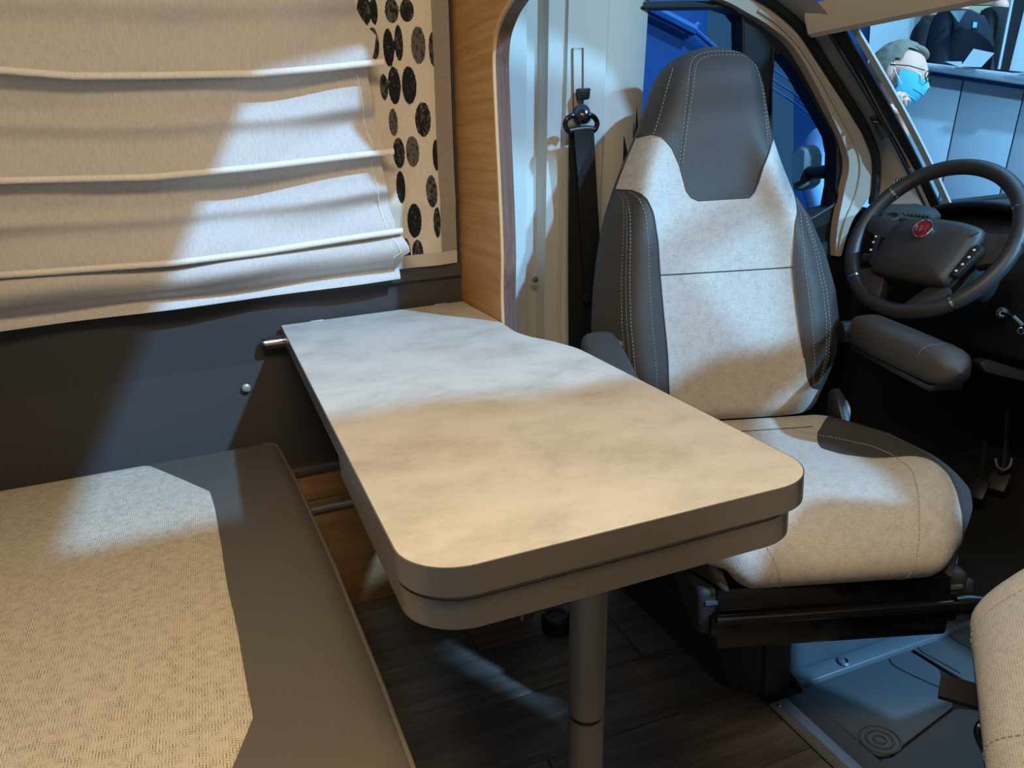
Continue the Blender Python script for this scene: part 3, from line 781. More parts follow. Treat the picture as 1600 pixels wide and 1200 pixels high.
def fab(u, v):
    y = .612 + (1.692 - .612) * v; x = -.62 + (fx(y) + .62) * u
    e = sst(0, .02, (1 - u) * (fx(y) + .62)) * sst(0, .03, 1.695 - y) * sst(0, .03, y - .61)
    return (x, y, ZB - .006 + .0105 * e - .010 * (1 - sst(0, .05, 1.695 - y)) + .0012 * noise.noise(Vector((x * 8, y * 8, 0))))
mk('fabric_panel', grid(fab, 60, 110, lambda u, v: (-.62 + (fx(.612 + 1.08 * v) + .62) * u, .612 + 1.08 * v)), 'fabric_b', cu)
bb = thing('back_cushion', (-.53, 1.15, ZB), 'bench backrest cushion just inside the left edge', 'cushion')
bo = [(-.61, 1.60), (-.475, 1.60), (-.462, 1.57), (-.457, 1.5), (-.457, .7), (-.47, .62), (-.61, .62)]
mk('leather_cover', cush(bo, [(.01, ZB + .008), (0, ZB + .03), (-.004, ZB + .25), (0, ZB + .47), (.015, ZB + .50), (.03, ZB + .505)]), 'leather', bb, angle=60)
mk('piping', tube([(*p, ZB + .488) for p in inset(bo, .006)], .003, 6, True), 'leather_b', bb)
# black fluted floor knob beneath the table
kc = np.array((.585, 1.40, 0))
kn = thing('floor_socket', kc, 'black fluted round socket cap on the floor behind the table leg', 'socket cap')
mk('base_disc', lathe([(.034, 0), (.034, .008), (.03, .012)], kc, (0, 0, 1), 30), 'blackp', kn)
mk('grip', lathe([(.030, .012), (.031, .03), (.027, .036), (.02, .038), (.018, .034)], kc, (0, 0, 1), 30), 'blackp', kn)
for k in range(10):
    a = k * math.pi / 5; mk('flute', tube([kc + np.array((.031 * math.cos(a), .031 * math.sin(a), .012)), kc + np.array((.031 * math.cos(a), .031 * math.sin(a), .032))], .004, 8), 'blackp', kn)

# ================================================================== swivel seats
SB = PZ(1172, 655, .48)                               # centre of the crease between cushion and backrest
SU = np.array((.941, -.338, 0)); SN = np.array((-.338, -.941, 0)); TILT = math.radians(13)
SW = np.array((0, 0, math.cos(TILT))) - SN * math.sin(TILT)
SNN = np.cross(SU, SW); SNN = SNN if SNN @ SN > 0 else -SNN
def uw(x, y):
    p = on_plane(x, y, SB, SNN) - SB; return float(p @ SU), float(p @ SW)
def curve(pts):
    q = sorted([(w, u) for u, w in (uw(x, y) for x, y in pts)]); return [a for a, b in q], [b for a, b in q]
outL = curve([(1098, 62), (1076, 66), (1056, 76), (1042, 95), (1028, 130), (1012, 180), (1003, 203), (985, 245), (970, 285), (956, 330), (945, 390), (938, 450), (935, 510), (940, 570), (955, 630), (975, 680)])
outR = curve([(1150, 61), (1172, 65), (1192, 75), (1205, 95), (1213, 130), (1222, 180), (1227, 203), (1241, 245), (1259, 290), (1287, 332), (1311, 390), (1326, 450), (1331, 505), (1327, 555), (1314, 592), (1300, 625), (1291, 650)])
fabL = curve([(970, 287), (988, 294), (1006, 309), (1019, 335), (1027, 380), (1030, 430), (1035, 490), (1042, 560), (1044, 605), (1050, 660), (1052, 690)])
fabR = curve([(1259, 290), (1247, 318), (1238, 350), (1235, 420), (1240, 480), (1247, 540), (1256, 590), (1268, 606), (1284, 612), (1299, 612), (1300, 625), (1291, 650)])
hedL = curve([(1003, 203), (1018, 204), (1034, 213), (1050, 232), (1062, 256), (1069, 280), (1074, 298), (1082, 308), (1094, 313)])
hedR = curve([(1227, 203), (1218, 211), (1207, 226), (1197, 245), (1190, 262), (1184, 286), (1179, 300), (1172, 308), (1160, 311)])
WTOP = max(outL[0][-1], outR[0][-1]) - .001
def cv(c, w): return interp(w, c[0], c[1])
W_NECK = max(hedL[0][0], hedR[0][0]) + .0005
W_HL, W_HR = hedL[0][-1], hedR[0][-1]
W_BL, W_BR = fabL[0][-1], fabR[0][-1]
def oL(w): return cv(outL, w)
def oR(w): return cv(outR, w)
def fLc(w): return max(oL(w), cv(fabL, w)) if w < W_BL else oL(w)
def fRc(w): return min(oR(w), cv(fabR, w)) if w < W_BR else oR(w)
def hLc(w): return cv(hedL, w) if w < W_HL else oL(w)
def hRc(w): return cv(hedR, w) if w < W_HR else oR(w)
def dep(u, w):
    a, b_ = oL(w), oR(w); c = (a + b_) / 2; hw = (b_ - a) / 2; t = min(1, abs(u - c) / hw)
    d = -.070 * max(0, (t - .5) / .5) ** 2.4
    low = 1 - sst(.46, .60, w)
    d += .026 * math.exp(-((t - .70) / .17) ** 2) * low * sst(0, .12, w) - .006 * low * (1 - t * t)
    d += .010 * math.exp(-((w - .18) / .12) ** 2)
    if w > WTOP - .10: d -= .055 * ((w - WTOP + .10) / .10) ** 2.4
    d += .012 * sst(.50, .68, w) * (1 - t ** 2)
    if w < .03: d -= .02 * (1 - w / .03) ** 2
    return d

def make_seat(name, label, B, ang, backs=True, arms=(-1, 1)):
    ca, sa = math.cos(ang), math.sin(ang)
    rz = np.array(((ca, -sa, 0), (sa, ca, 0), (0, 0, 1)))
    U, Nn, Wv, NB = rz @ SU, rz @ SN, rz @ SW, rz @ SNN
    T = thing(name, (B[0] + Nn[0] * .2, B[1] + Nn[1] * .2, 0), label, 'seat', 'swivel seats in the cab')
    def S(u, w, dd=0): return B + U * u + Wv * w + NB * (dep(u, w) + dd)
    def sg(fa, fb, w0, w1, nu, nw): return grid(lambda a, v: (lambda w: S(fa(w) + (fb(w) - fa(w)) * a, w))(w0 + (w1 - w0) * v), nu, nw,
                                                lambda a, v: (lambda w: (fa(w) + (fb(w) - fa(w)) * a, w))(w0 + (w1 - w0) * v))
    mk('back_fabric', cat_(sg(fLc, fRc, 0, W_NECK, 40, 60), sg(fLc, hLc, W_NECK, W_HL, 14, 24), sg(hRc, fRc, W_NECK, W_HR, 14, 24)), 'fabric', T, angle=180)
    mk('headrest_leather', sg(hLc, hRc, W_NECK, WTOP, 34, 44), 'leather', T, angle=180)
    for lo, hi, wt in ((oL, fLc, W_BL), (fRc, oR, W_BR)):
        mk('bolster', sg(lo, hi, 0.0, wt, 16, 44), 'leather', T, angle=180)
    # side and rear shell
    ws_ = [WTOP * k / 50 for k in range(51)]
    loop = [(oL(w), w) for w in ws_] + [(oL(WTOP) + (oR(WTOP) - oL(WTOP)) * k / 8, WTOP) for k in range(1, 8)] + [(oR(w), w) for w in reversed(ws_)]
    rowsS = []
    for back, inn in ((0, 1.0), (.02, 1.012), (.05, 1.012), (.085, .98), (.105, .93), (.112, .80)):
        r_ = []
        for u, w in loop:
            c = (oL(w) + oR(w)) / 2; p = S(u, w); d0 = dep(u, w)
            r_.append(B + U * (c + (u - c) * inn) + Wv * (w if inn > .99 else w - (1 - inn) * .25 * (w / WTOP)) + NB * min(d0 - back * .9, -.0 - back * 1.0))
        rowsS.append(r_)
    n = len(loop); V = [p for r_ in rowsS for p in r_]
    Fc = [(j * n + i, j * n + i + 1, (j + 1) * n + i + 1, (j + 1) * n + i) for j in range(len(rowsS) - 1) for i in range(n - 1)]
    q = (len(rowsS) - 1) * n
    Fc += [(q + i, q + i + 1, q + n - 2 - i, q + n - 1 - i) for i in range(n // 2)]
    mk('back_shell', (V, Fc), 'leather', T, angle=60)
    # seams and stitching
    def line(f, w0, w1, n=40, dd=.0008): return [S(f(w), w, dd) for w in np.linspace(w0, w1, n)]
    def dashes(pts, L=.0042, gap=.0034, r=.0006):
        P = [np.array(p) for p in pts]; out_, acc = [], 0; seglen = [np.linalg.norm(b - a) for a, b in zip(P, P[1:])]; tot = sum(seglen); cs = np.concatenate([[0], np.cumsum(seglen)])
        A = np.array(P); at_ = lambda s: np.array([np.interp(s, cs, A[:, k]) for k in range(3)])
        s = 0
        while s + L < tot: out_.append(tube([at_(s), at_(s + L)], r, 4)); s += L + gap
        return cat_(*out_)
    if backs:
        mk('cross_seam', tube([S(fLc(w) + (fRc(w) - fLc(w)) * a, w, .0003) for a in np.linspace(0, 1, 30) for w in [uw(1032, 430)[1] * (1 - a) + uw(1234, 418)[1] * a]], .0013, 6), 'seam', T)
        for f, w0, w1 in ((fLc, .02, W_BL), (fRc, .12, W_BR)): mk('seam', tube(line(f, w0, w1), .0014, 6), 'seam', T)
        mk('seam', tube(line(hLc, W_NECK, W_HL) , .0014, 6), 'seam', T); mk('seam', tube(line(hRc, W_NECK, W_HR), .0014, 6), 'seam', T)
        mk('seam', tube([S(hLc(W_NECK) + (hRc(W_NECK) - hLc(W_NECK)) * k / 10, W_NECK, .0006) for k in range(11)], .0014, 6), 'seam', T)
        def hs(side, off): return lambda w: (hLc(w) * (1 - off) + hRc(w) * off) if side < 0 else (hRc(w) * (1 - off) + hLc(w) * off)
        # headrest panel: double stitch rounding over the top
        px = [(1063, 285), (1066, 240), (1070, 200), (1076, 150), (1082, 108), (1092, 88), (1112, 79), (1140, 77), (1170, 79), (1188, 88), (1196, 108), (1202, 150), (1206, 200), (1203, 230)]
        q = smooth_line([np.array(uw(*p)) for p in px], 8)
        q = [p for p in q if hLc(p[1]) < p[0] < hRc(p[1])]
        mk('headrest_seam', tube([S(p[0], min(p[1], WTOP - .002), .0004) for p in q], .0011, 6), 'seam', T)
        for o_ in (-.0055, .0055):
            cq = np.mean([p for p in q], axis=0)
            mk('stitching', dashes([S(*(p + (cq - p) / np.linalg.norm(cq - p) * o_), .0008) for p in q if p[1] < WTOP - .004]), 'stitch', T)
        for f, (w0, w1) in ((lambda w: oL(w) + .36 * (oR(w) - oL(w)) * .28, (W_HL - .02, WTOP - .04)),): mk('stitching', dashes(line(f, w0, w1, 30, .0007)), 'stitch', T)
        for fo, fi, wt in ((oL, fLc, W_BL), (oR, fRc, W_BR)):
            for k_, mm in ((.42, 'seam'), (.36, 'stitch'), (.48, 'stitch'), (.80, 'stitch')):
                pts = [S(fo(w) + (fi(w) - fo(w)) * k_, w, .0007) for w in np.linspace(.06, wt - .012, 60)]
                if mm == 'seam': mk('seam', tube(pts, .0011, 6), 'seam', T)
                else: mk('stitching', dashes(pts), 'stitch', T)
    # ---- cushion: a profile swept from the crease over the front nose
    path = smooth_line([(-.06, -.03), (-.01, -.004), (.06, -.006), (.16, .000), (.27, .010), (.35, .008), (.41, -.008), (.452, -.038), (.468, -.072), (.450, -.102), (.40, -.112), (.20, -.112)], 8)
    PN = []
    for i in range(len(path)):
        t = path[min(i + 1, len(path) - 1)] - path[max(0, i - 1)]; t /= np.linalg.norm(t); PN.append(np.array((-t[1], t[0])))
    L_ = [0]
    for a, b_ in zip(path, path[1:]): L_.append(L_[-1] + float(np.linalg.norm(b_ - a)))
    LT = L_[-1]
    PF = [p[0] for p in path]; PZz = [p[1] for p in path]
    def pp_(s): return np.array((np.interp(s * LT, L_, PF), np.interp(s * LT, L_, PZz))), np.array((np.interp(s * LT, L_, [n[0] for n in PN]), np.interp(s * LT, L_, [n[1] for n in PN])))
    def hw(s): return interp(s * LT, [0, .07, .13, .21, .325, .395, .45, .50, .55, .60, .66, .95], [.185, .20, .225, .268, .276, .262, .240, .212, .192, .182, .178, .175])
    def CS(t, s, dd=0):                               # t -1..1 across, s along the profile
        p, nn = pp_(s); h = hw(s); a = abs(t)
        side = (.032 + .02 * sst(.5, .7, s)) * max(0, (a - .68) / .32) ** 2.6
        bol = .016 * math.exp(-((a - .74) / .15) ** 2) * sst(.06, .16, s) * (1 - sst(.45, .62, s))
        p = p + nn * (bol - side + dd)
        return B + U * (t * h) + Nn * p[0] + np.array((0, 0, p[1]))
    # leather wedge boundary on each side (fraction of the half width where fabric ends)
    def fb(s): return interp(s * LT, [0, .05, .11, .15, .18, .21, .24, .28, .313, .34, .37, .41, .46, .50, .54, .60], [.97, .92, .62, .45, .37, .31, .29, .36, .49, .65, .77, .84, .88, .95, 1.0, 1.0])
    SE = .54 / LT
    def csg(ta, tb, s0, s1, nu, ns): return grid(lambda a, v: (lambda s: CS(ta(s) + (tb(s) - ta(s)) * a, s))(s0 + (s1 - s0) * v), nu, ns,
                                                 lambda a, v: (lambda s: ((ta(s) + (tb(s) - ta(s)) * a) * .25, s * LT))(s0 + (s1 - s0) * v))
    mk('cushion_fabric', csg(lambda s: -fb(s), fb, 0, 1, 50, 90), 'fabric', T, angle=180)
    for sg_ in (-1, 1):
        mk('cushion_bolster', csg(lambda s: sg_ * fb(s), lambda s: sg_ * 1.0, 0, SE, 14, 50), 'leather', T, angle=180)
        mk('seam', tube([CS(sg_ * fb(s), s, .0004) for s in np.linspace(.01, SE, 50)], .0013, 6), 'seam', T)
        ed = [CS(sg_, s) for s in np.linspace(0, 1, 60)]
        low = [B + U * (sg_ * hw(s) * .92) + Nn * pp_(s)[0][0] * .96 + np.array((0, 0, -.105)) for s in np.linspace(0, 1, 60)]
        mk('cushion_side', ([*ed, *low], [(i, i + 1, 60 + i + 1, 60 + i) for i in range(59)]), 'leather', T, angle=60)
        st_ = [CS(sg_ * interp(s, [.14, .22, .30, .45, .6, .72], [.30, .48, .58, .62, .58, .50]), s, .0008) for s in np.linspace(.14, .74, 60)]
        mk('stitching', dashes(st_, .005, .003, .0008), 'stitch', T)
    mk('cross_seam', tube([CS(t, .135, .0003) for t in np.linspace(-.5, .5, 20)], .0012, 6), 'seam', T)
    # ---- armrests
    for sg_, (w_, L0) in ((-1, (.165, .33)), (1, (.165, .36))):
        if sg_ not in arms: continue
        ub = sg_ * (.262 + (-.012 if sg_ > 0 else .035)); c = B + U * ub + Wv * w_ + NB * -.02; fw = Nn * .985 + np.array((0, 0, .03 if sg_ > 0 else -.05)); fw /= np.linalg.norm(fw)
        up = np.array((0, 0, 1.)) - fw * fw[2]; up /= np.linalg.norm(up)
        def arm(a, v):
            s = v * L0 - .02; th = a * 2 * math.pi
            wx = .036 * (1 + .12 * math.sin(math.pi * v)); hz = .034 * (1 - .10 * v)
            e = 1.0
            if v > .86: e = max(.003, math.sqrt(max(0, 1 - ((v - .86) / .14) ** 2)))
            if v < .08: e = math.sqrt(max(.05, 1 - ((.08 - v) / .08) ** 2))
            cx, sx_ = math.cos(th), math.sin(th)
            k = (abs(cx) ** 3.2 + abs(sx_) ** 3.2) ** (-1 / 3.2)
            return c + fw * s + U * (wx * cx * k * e) + up * (hz * sx_ * k * e)
        ar = mk('armrest', grid(arm, 28, 40, wrap=True), 'leather', T, angle=60)
        mk('armrest_underside', bev(prism([c + fw * f_ + U * (x_ * .030) + up * -.029 for f_, x_ in ((0, -1), (0, 1), (L0 * .84, 1), (L0 * .84, -1))], tuple(up * -.012)), .004), 'blackp', ar)
        mk('armrest_seam', tube([arm(a, .80 + .10 * math.sin(a * math.pi * 2) ** 2 * 0 + .10 * (a - .25) ) + up * .0006 for a in np.linspace(.02, .48, 20)], .0011, 6), 'seam', ar)
        mk('armrest_pivot', lathe([(.022, 0), (.022, .03), (.014, .032)], c - U * sg_ * .052 + fw * .0, U * sg_, 16), 'blackp', ar)
    # ---- recliner hinge on each side, tray, rails, lever
    for sg_ in (-1, 1):
        h0 = B + U * (sg_ * .176) + np.array((0, 0, .0))
        mk('recliner', prism([h0 + Nn * a + np.array((0, 0, z)) for a, z in ((-.05, -.08), (.045, -.08), (.025, .0), (-.005, .035), (-.03, .045), (-.05, .03))], tuple(U * sg_ * .018), b=.004), 'blackp', T)
        mk('recliner_disc', lathe([(.024, 0), (.024, .006), (.016, .010)], h0 + U * sg_ * .018 - Nn * .012 + np.array((0, 0, .0)), U * sg_, 20), 'plinth', T)
        mk('rail', box(B + U * sg_ * .17 + Nn * .20 + np.array((0, 0, -.175)), (.05, .48, .035), (U, Nn, (0, 0, 1)), b=.004), 'blackg', T)
    mk('tray', box(B + Nn * .20 + np.array((0, 0, -.165)), (.37, .47, .11), (U, Nn, (0, 0, 1)), b=.006), 'blackg', T)
    mk('adjust_bar', tube([B + U * -.19 + Nn * .30 + np.array((0, 0, -.175)), B + U * -.185 + Nn * .445 + np.array((0, 0, -.158)), B + U * .185 + Nn * .445 + np.array((0, 0, -.158)), B + U * .19 + Nn * .30 + np.array((0, 0, -.175))], .009, 10), 'blackg', T)
    mk('bar_end', lathe([(.016, 0), (.018, .02), (.014, .045), (.006, .05)], B + U * .185 + Nn * .445 + np.array((0, 0, -.158)), U, 16), 'blackg', T)
    for sg_ in (-1, 1):
        c = B + U * sg_ * .185 + Nn * .335 + np.array((0, 0, -.155))
        mk('side_cover', box(c, (.06, .19, .085), (U, Nn, (0, 0, 1)), b=.012, seg=3), 'darkp', T)
        mk('cover_slot', box(c + Nn * .0965 + np.array((0, 0, .02)), (.034, .004, .008), (U, Nn, (0, 0, 1)), b=.001), 'plinth', T)
    # ---- swivel plate
    mk('swivel_plate', lathe([(.19, 0), (.19, .02), (.16, .024)], (B[0] + Nn[0] * .12, B[1] + Nn[1] * .12, B[2] - .215), (0, 0, 1), 40), 'blackg', T)
    return T, U, Nn
seat1, U1, N1 = make_seat('swivel_seat', 'driver swivel seat turned toward the table, backrest half in cool light', SB, 0.0)
PB2 = np.array((1.033, .165, .515))
seat2, U2, N2 = make_seat('swivel_seat', 'passenger swivel seat at the right edge, only its front corner showing', PB2, math.radians(133) - math.atan2(SN[1], SN[0]), arms=())
# ---- plinth under the driver seat
pl = thing('seat_plinth', (1.1, 1.25, 0), 'grey painted seat plinth with flanged side under the driver seat', 'plinth')
mk('body', box2((.87, 1.045, .0), (1.36, 1.50, .262), b=.006), 'plinth', pl)
mk('foot_flange', prism([(.93, 1.044, .016), (.93, 1.012, .012), (.93, 1.008, .0), (.93, 1.046, .0)], (.455, 0, 0), b=.002), 'plinth', pl)
mk('end_flange', box2((1.345, 1.022, .0), (1.385, 1.05, .11), b=.004), 'plinth', pl)
mk('bolt_hole', lathe([(.006, 0), (.006, .002)], PY(1426, 932, 1.021), (0, -1, 0), 14), 'blackp', pl)
mk('bolt', lathe([(.013, 0), (.012, .006), (.007, .009), (.006, .004)], PZ(1318, 1036, .012), (0, -.3, 1), 14), 'plinth', pl)
mk('rear_cover', prism([(.795, 1.08, .0), (.845, 1.022, .0), (.885, 1.018, .0), (.885, 1.5, .0), (.79, 1.5, .0)], (0, 0, .235), b=.012, seg=3), 'darkp', pl)
for z in (.06, .11, .16): mk('cover_groove', box2((.786, 1.12, z), (.797, 1.46, z + .012), b=.002), 'blackp', pl)
mk('corner_cover', box2((.845, 1.012, .0), (.905, 1.05, .20), b=.006), 'darkp', pl)
pl2 = thing('seat_plinth', (1.1, .3, 0), 'dark seat plinth under the passenger seat at the right edge', 'plinth')
mk('body', box2((.99, .16, 0), (1.46, .60, .255), b=.006), 'darkp', pl2)
mk('side_wire', tube(smooth_line([PZ(1600, 1110, .16), PZ(1545, 1125, .16), PZ(1528, 1140, .15), PZ(1535, 1165, .13), PZ(1560, 1210, .10)], 6), .006, 8), 'blackg', pl2)
p0, p1 = PZ(1468, 1072, .30), PZ(1600, 1110, .30)
rb = mk('rail_end', tube([p0, p1], .021, 4), 'carpet', seat2, label='black rail end')
mk('rail_lip', tube([p0 + np.array((0, 0, -.012)) + (p1 - p0) * .1, p1 + np.array((0, 0, -.012))], .006, 8), 'blackp', rb)

# ---- cab floor mats, one moulded piece each, with pressed grooves
mA = floor_px([(1247, 1079), (1386, 996), (1466, 1046), (1490, 1105), (1390, 1182), (1368, 1183)])
mt1 = thing('floor_mat', PZ(1360, 1090, 0), 'grey moulded floor mat panel with a ringed stud beside the step strip', 'mat')
mk('panel', prism([np.array((p[0], p[1], -.003)) for p in round_poly([np.array((p[0], p[1], 0)) for p in mA], .02, 5)], (0, 0, .006), b=.002), 'rubber', mt1)
sc_ = PZ(1375, 1155, .004)
for r_ in (.010, .022, .034): mk('stud_ring', tube([sc_ + r_ * np.array((math.cos(a), math.sin(a), 0)) for a in np.linspace(0, 2 * math.pi, 28, endpoint=False)], .0022, 6, True), 'rubber', mt1)
mk('raised_line', tube(smooth_line(floor_px([(1390, 1030), (1400, 1042), (1440, 1062), (1470, 1075)], .003), 5), .002, 6), 'darkp', mt1)
mt2 = thing('floor_mat', PZ(1480, 1000, 0), 'grey moulded floor mat panel lit blue in front of the seat plinth', 'mat')
mB = floor_px([(1384, 990), (1440, 955), (1480, 962), (1600, 1035), (1700, 1100), (1600, 1120), (1472, 1044)])
mk('panel', prism([np.array((p[0], p[1], -.003)) for p in round_poly([np.array((p[0], p[1], 0)) for p in mB], .012, 5)], (0, 0, .006), b=.002), 'rubber', mt2)
for l in ([(1434, 1008), (1440, 1018), (1470, 1035), (1500, 1052)], [(1476, 982), (1480, 990), (1500, 1005), (1535, 1022)]):
    mk('raised_line', tube(smooth_line(floor_px(l, .003), 5), .0018, 6), 'darkp', mt2)
mt3 = thing('floor_mat', (.9, .7, 0), 'narrow dark floor strip next to the aluminium step strip', 'mat')
mk('panel', box2((.888, -.28, -.003), (.925, 1.0, .003), b=.001), 'rubber', mt3)
mt4 = thing('floor_mat', PZ(1420, 1190, 0), 'grey floor mat panel at the bottom edge below the ringed stud', 'mat')
mC = floor_px([(1372, 1188), (1392, 1186), (1494, 1108), (1620, 1124), (1640, 1300), (1500, 1340)])
mk('panel', prism([np.array((p[0], p[1], -.003)) for p in round_poly([np.array((p[0], p[1], 0)) for p in mC], .01, 5)], (0, 0, .006), b=.002), 'rubber', mt4)

# ================================================================== seat belt
sbelt = thing('seat_belt', PW(905, 560, -.03), 'black seat belt hanging from its guide on the grey pillar', 'seat belt')
anc = PW(908, 188, -.05)
def pxl(l, off): return [PW(x, y, off) for x, y in l]
hk = PW(907, 147, -.02)
mk('height_slider', bev(prism(pxl([(898, 139), (917, 138), (915, 156), (900, 158)], -.012), (0, -.022, 0)), .004), 'blackp', sbelt)
mk('guide_ring', tube(smooth_line(pxl([(893, 208), (886, 203), (883, 193), (888, 184), (897, 181), (903, 186)], -.05), 4), .0058, 10), 'blackg', sbelt)
mk('guide_ring', tube(smooth_line(pxl([(913, 186), (921, 180), (929, 184), (933, 193), (929, 203), (921, 206)], -.05), 4), .0058, 10), 'blackg', sbelt)
mk('guide_bar', tube(pxl([(889, 205), (900, 203), (915, 201), (926, 202)], -.052), .0075, 10), 'blackp', sbelt)
mk('guide_cap', lathe([(.014, 0), (.0165, .01), (.0165, .022), (.012, .030), (.004, .033)], PW(908, 184, -.02), (-.1, -1, .1), 20), 'blackg', sbelt)
mk('guide_hood', lathe([(.019, 0), (.019, .012)], PW(907, 178, -.02), (0, -1, .1), 20), 'blackp', sbelt)
def ribbon(L, Rr, off, th=.0022): return thicken(cat_(*[([*A, *B], [(i, i + 1, len(A) + i + 1, len(A) + i) for i in range(len(A) - 1)]) for A, B in [(smooth_line(pxl(L, off), 5), smooth_line(pxl(Rr, off), 5))]]), (0, th, 0))
mk('webbing_rear', ribbon([(889, 207), (888.5, 300), (888, 420), (889, 570)], [(914, 207), (916, 300), (918, 420), (919, 570)], -.040), 'webbing', sbelt)
mk('webbing_front', ribbon([(897, 204), (905, 300), (911, 400), (915, 470), (918, 540)], [(928, 203), (933, 300), (939, 400), (944, 470), (948, 540)], -.062), 'webbing', sbelt)
mk('belt_tongue', bev(prism(pxl([(909, 459), (932, 459), (934, 472), (914, 474)], -.070), (0, -.012, 0)), .004), 'blackp', sbelt)
mk('belt_tail', ribbon([(918, 470), (923, 500), (927, 545)], [(930, 470), (934, 500), (938, 545)], -.068), 'webbing', sbelt)

# ================================================================== steering wheel
WC = np.array((1.478, 1.30, .788)); al, yw = math.radians(35), math.radians(10)
WN = np.array((-math.cos(al) * math.cos(yw), -math.cos(al) * math.sin(yw), math.sin(al)))
WR = np.cross((0, 0, 1), WN); WR /= np.linalg.norm(WR)                 # driver's left-right axis
WUp = np.cross(WN, WR); WUp = WUp if WUp[2] > 0 else -WUp
def wuv(x, y):
    p = on_plane(x, y, WC + WN * .01, WN) - WC; return np.array((p @ WR, p @ WUp))
def WP(q, d=0): return WC + WR * q[0] + WUp * q[1] + WN * d
sw = thing('steering_wheel', WC - np.array((0, 0, .2)), 'black four-spoke steering wheel with round red badge', 'steering wheel')
rr = .1775
mk('rim', tube([WP((rr * math.cos(a), rr * math.sin(a))) for a in np.linspace(0, 2 * math.pi, 80, endpoint=False)], .0172, 16, True), 'wheel', sw)
for p in ((1397, 303), (1333, 432), (1485, 468), (1596, 322)):
    q = wuv(*p); a = math.atan2(q[1], q[0])
    mk('chrome_insert', tube([WP((rr * math.cos(a + d), rr * math.sin(a + d))) for d in (-.014, 0, .014)], .0178, 16), 'chrome', sw)
pad_px = [(1398, 362), (1412, 351), (1450, 345), (1500, 350), (1530, 358), (1540, 366), (1528, 390), (1490, 440), (1472, 450), (1440, 447), (1400, 438), (1370, 430), (1364, 420), (1378, 390)]
padc = smooth_line([wuv(*p) for p in pad_px], 5, True)
pc = np.mean(padc, axis=0); n = len(padc); V, Fc = [], []
for sc2, d in ((1.0, -.03), (1.0, .012), (.985, .022), (.94, .030), (.80, .036), (.5, .040), (.2, .042)):
    V += [WP(pc + (q - pc) * sc2, d) for q in padc]
for j in range(6):
    for i in range(n): Fc.append((j * n + i, j * n + (i + 1) % n, (j + 1) * n + (i + 1) % n, (j + 1) * n + i))
Fc += [tuple(range(6 * n, 7 * n)), tuple(range(n - 1, -1, -1))]
pad = mk('airbag_pad', (V, Fc), 'pad', sw, angle=50)
for l in ([(1389, 405), (1397, 380), (1412, 358), (1424, 350)], [(1464, 428), (1490, 405), (1520, 380), (1538, 372)]):
    mk('pad_seam', tube(smooth_line([WP(wuv(*p), .0345) for p in l], 5), .0012, 6), 'blackp', pad)
bq = wuv(1452, 369)
bd = mk('badge', lathe([(.0195, .0), (.0195, .004), (.015, .006), (.001, .0068)], WP(bq, .039), WN, 32), 'badge', pad)
mk('badge_ring', tube([WP(bq, .0435) + .0205 * (math.cos(a) * WR + math.sin(a) * WUp) for a in np.linspace(0, 2 * math.pi, 36, endpoint=False)], .0022, 8, True), 'chrome', pad)
# four raised metal letters on the badge
def bl_(pts): return tube([WP(bq + np.array(p) * .001, .0462) for p in pts], .0008, 5)
let = [[(-11.5, -6.5), (-11.5, 6.5), (-7.2, 6.5)], [(-11.5, .8), (-8, .8)], [(-4.2, -6.5), (-4.2, 6.5)], [(-1.2, -6.5), (1.4, 6.5), (4.0, -6.5)], [(-.1, -1.5), (2.9, -1.5)], [(5.2, 6.5), (11.6, 6.5)], [(8.4, 6.5), (8.4, -6.5)]]
sgn = 1 if (proj(WP((.1, 0)))[0] > proj(WP((0, 0)))[0]) else -1
mk('badge_lettering', cat_(*[bl_([(sgn * x, y) for x, y in l]) for l in let]), 'chrome', bd)
# spokes
def spoke(pts, d0=-.02, d1=.010, b=.006): return bev(prism([WP(wuv(*p), d0) for p in pts], tuple(WN * (d1 - d0))), b)
mk('spoke', spoke([(1340, 350), (1355, 332), (1420, 348), (1400, 372), (1372, 372)]), 'wheel', sw)
mk('spoke', spoke([(1336, 420), (1368, 416), (1382, 436), (1374, 466), (1346, 462)]), 'darkp', sw)
mk('spoke', spoke([(1535, 362), (1588, 366), (1600, 380), (1560, 410), (1520, 416), (1515, 400)]), 'wheel', sw)
mk('spoke', spoke([(1404, 478), (1450, 446), (1482, 446), (1490, 468), (1440, 488)]), 'wheel', sw)
for pts, marks in (([(1362, 416), (1372, 376), (1381, 372), (1376, 400), (1368, 420)], [(1375, 376), (1371, 385), (1367, 397)]),
                   ([(1486, 436), (1530, 388), (1542, 392), (1538, 400), (1500, 438)], [(1528, 398), (1520, 409), (1510, 420), (1500, 430)])):
    bt = mk('button_strip', bev(prism([WP(wuv(*p), .012) for p in pts], tuple(WN * .018)), .003), 'blackp', sw)
    for mpx in marks: mk('button_mark', lathe([(.0028, 0), (.0024, .0012)], WP(wuv(*mpx), .030), WN, 10), 'white', bt)
ccol = WP((0, 0), -.03)
mk('column_shroud', lathe([(.065, 0), (.07, .05), (.06, .16), (.06, .30)], ccol - WN * .02, -WN, 24), 'darkp', sw)
for (x, y) in ((1350, 405), (1362, 432)):
    e_ = on_plane(x, y, WC - WN * .06, WN)
    mk('control_stalk', tube([WC - WN * .06, WC - WN * .06 + (e_ - WC + WN * .06) * .9, e_], lambda t: .008 + .006 * t, 10), 'blackp', sw)
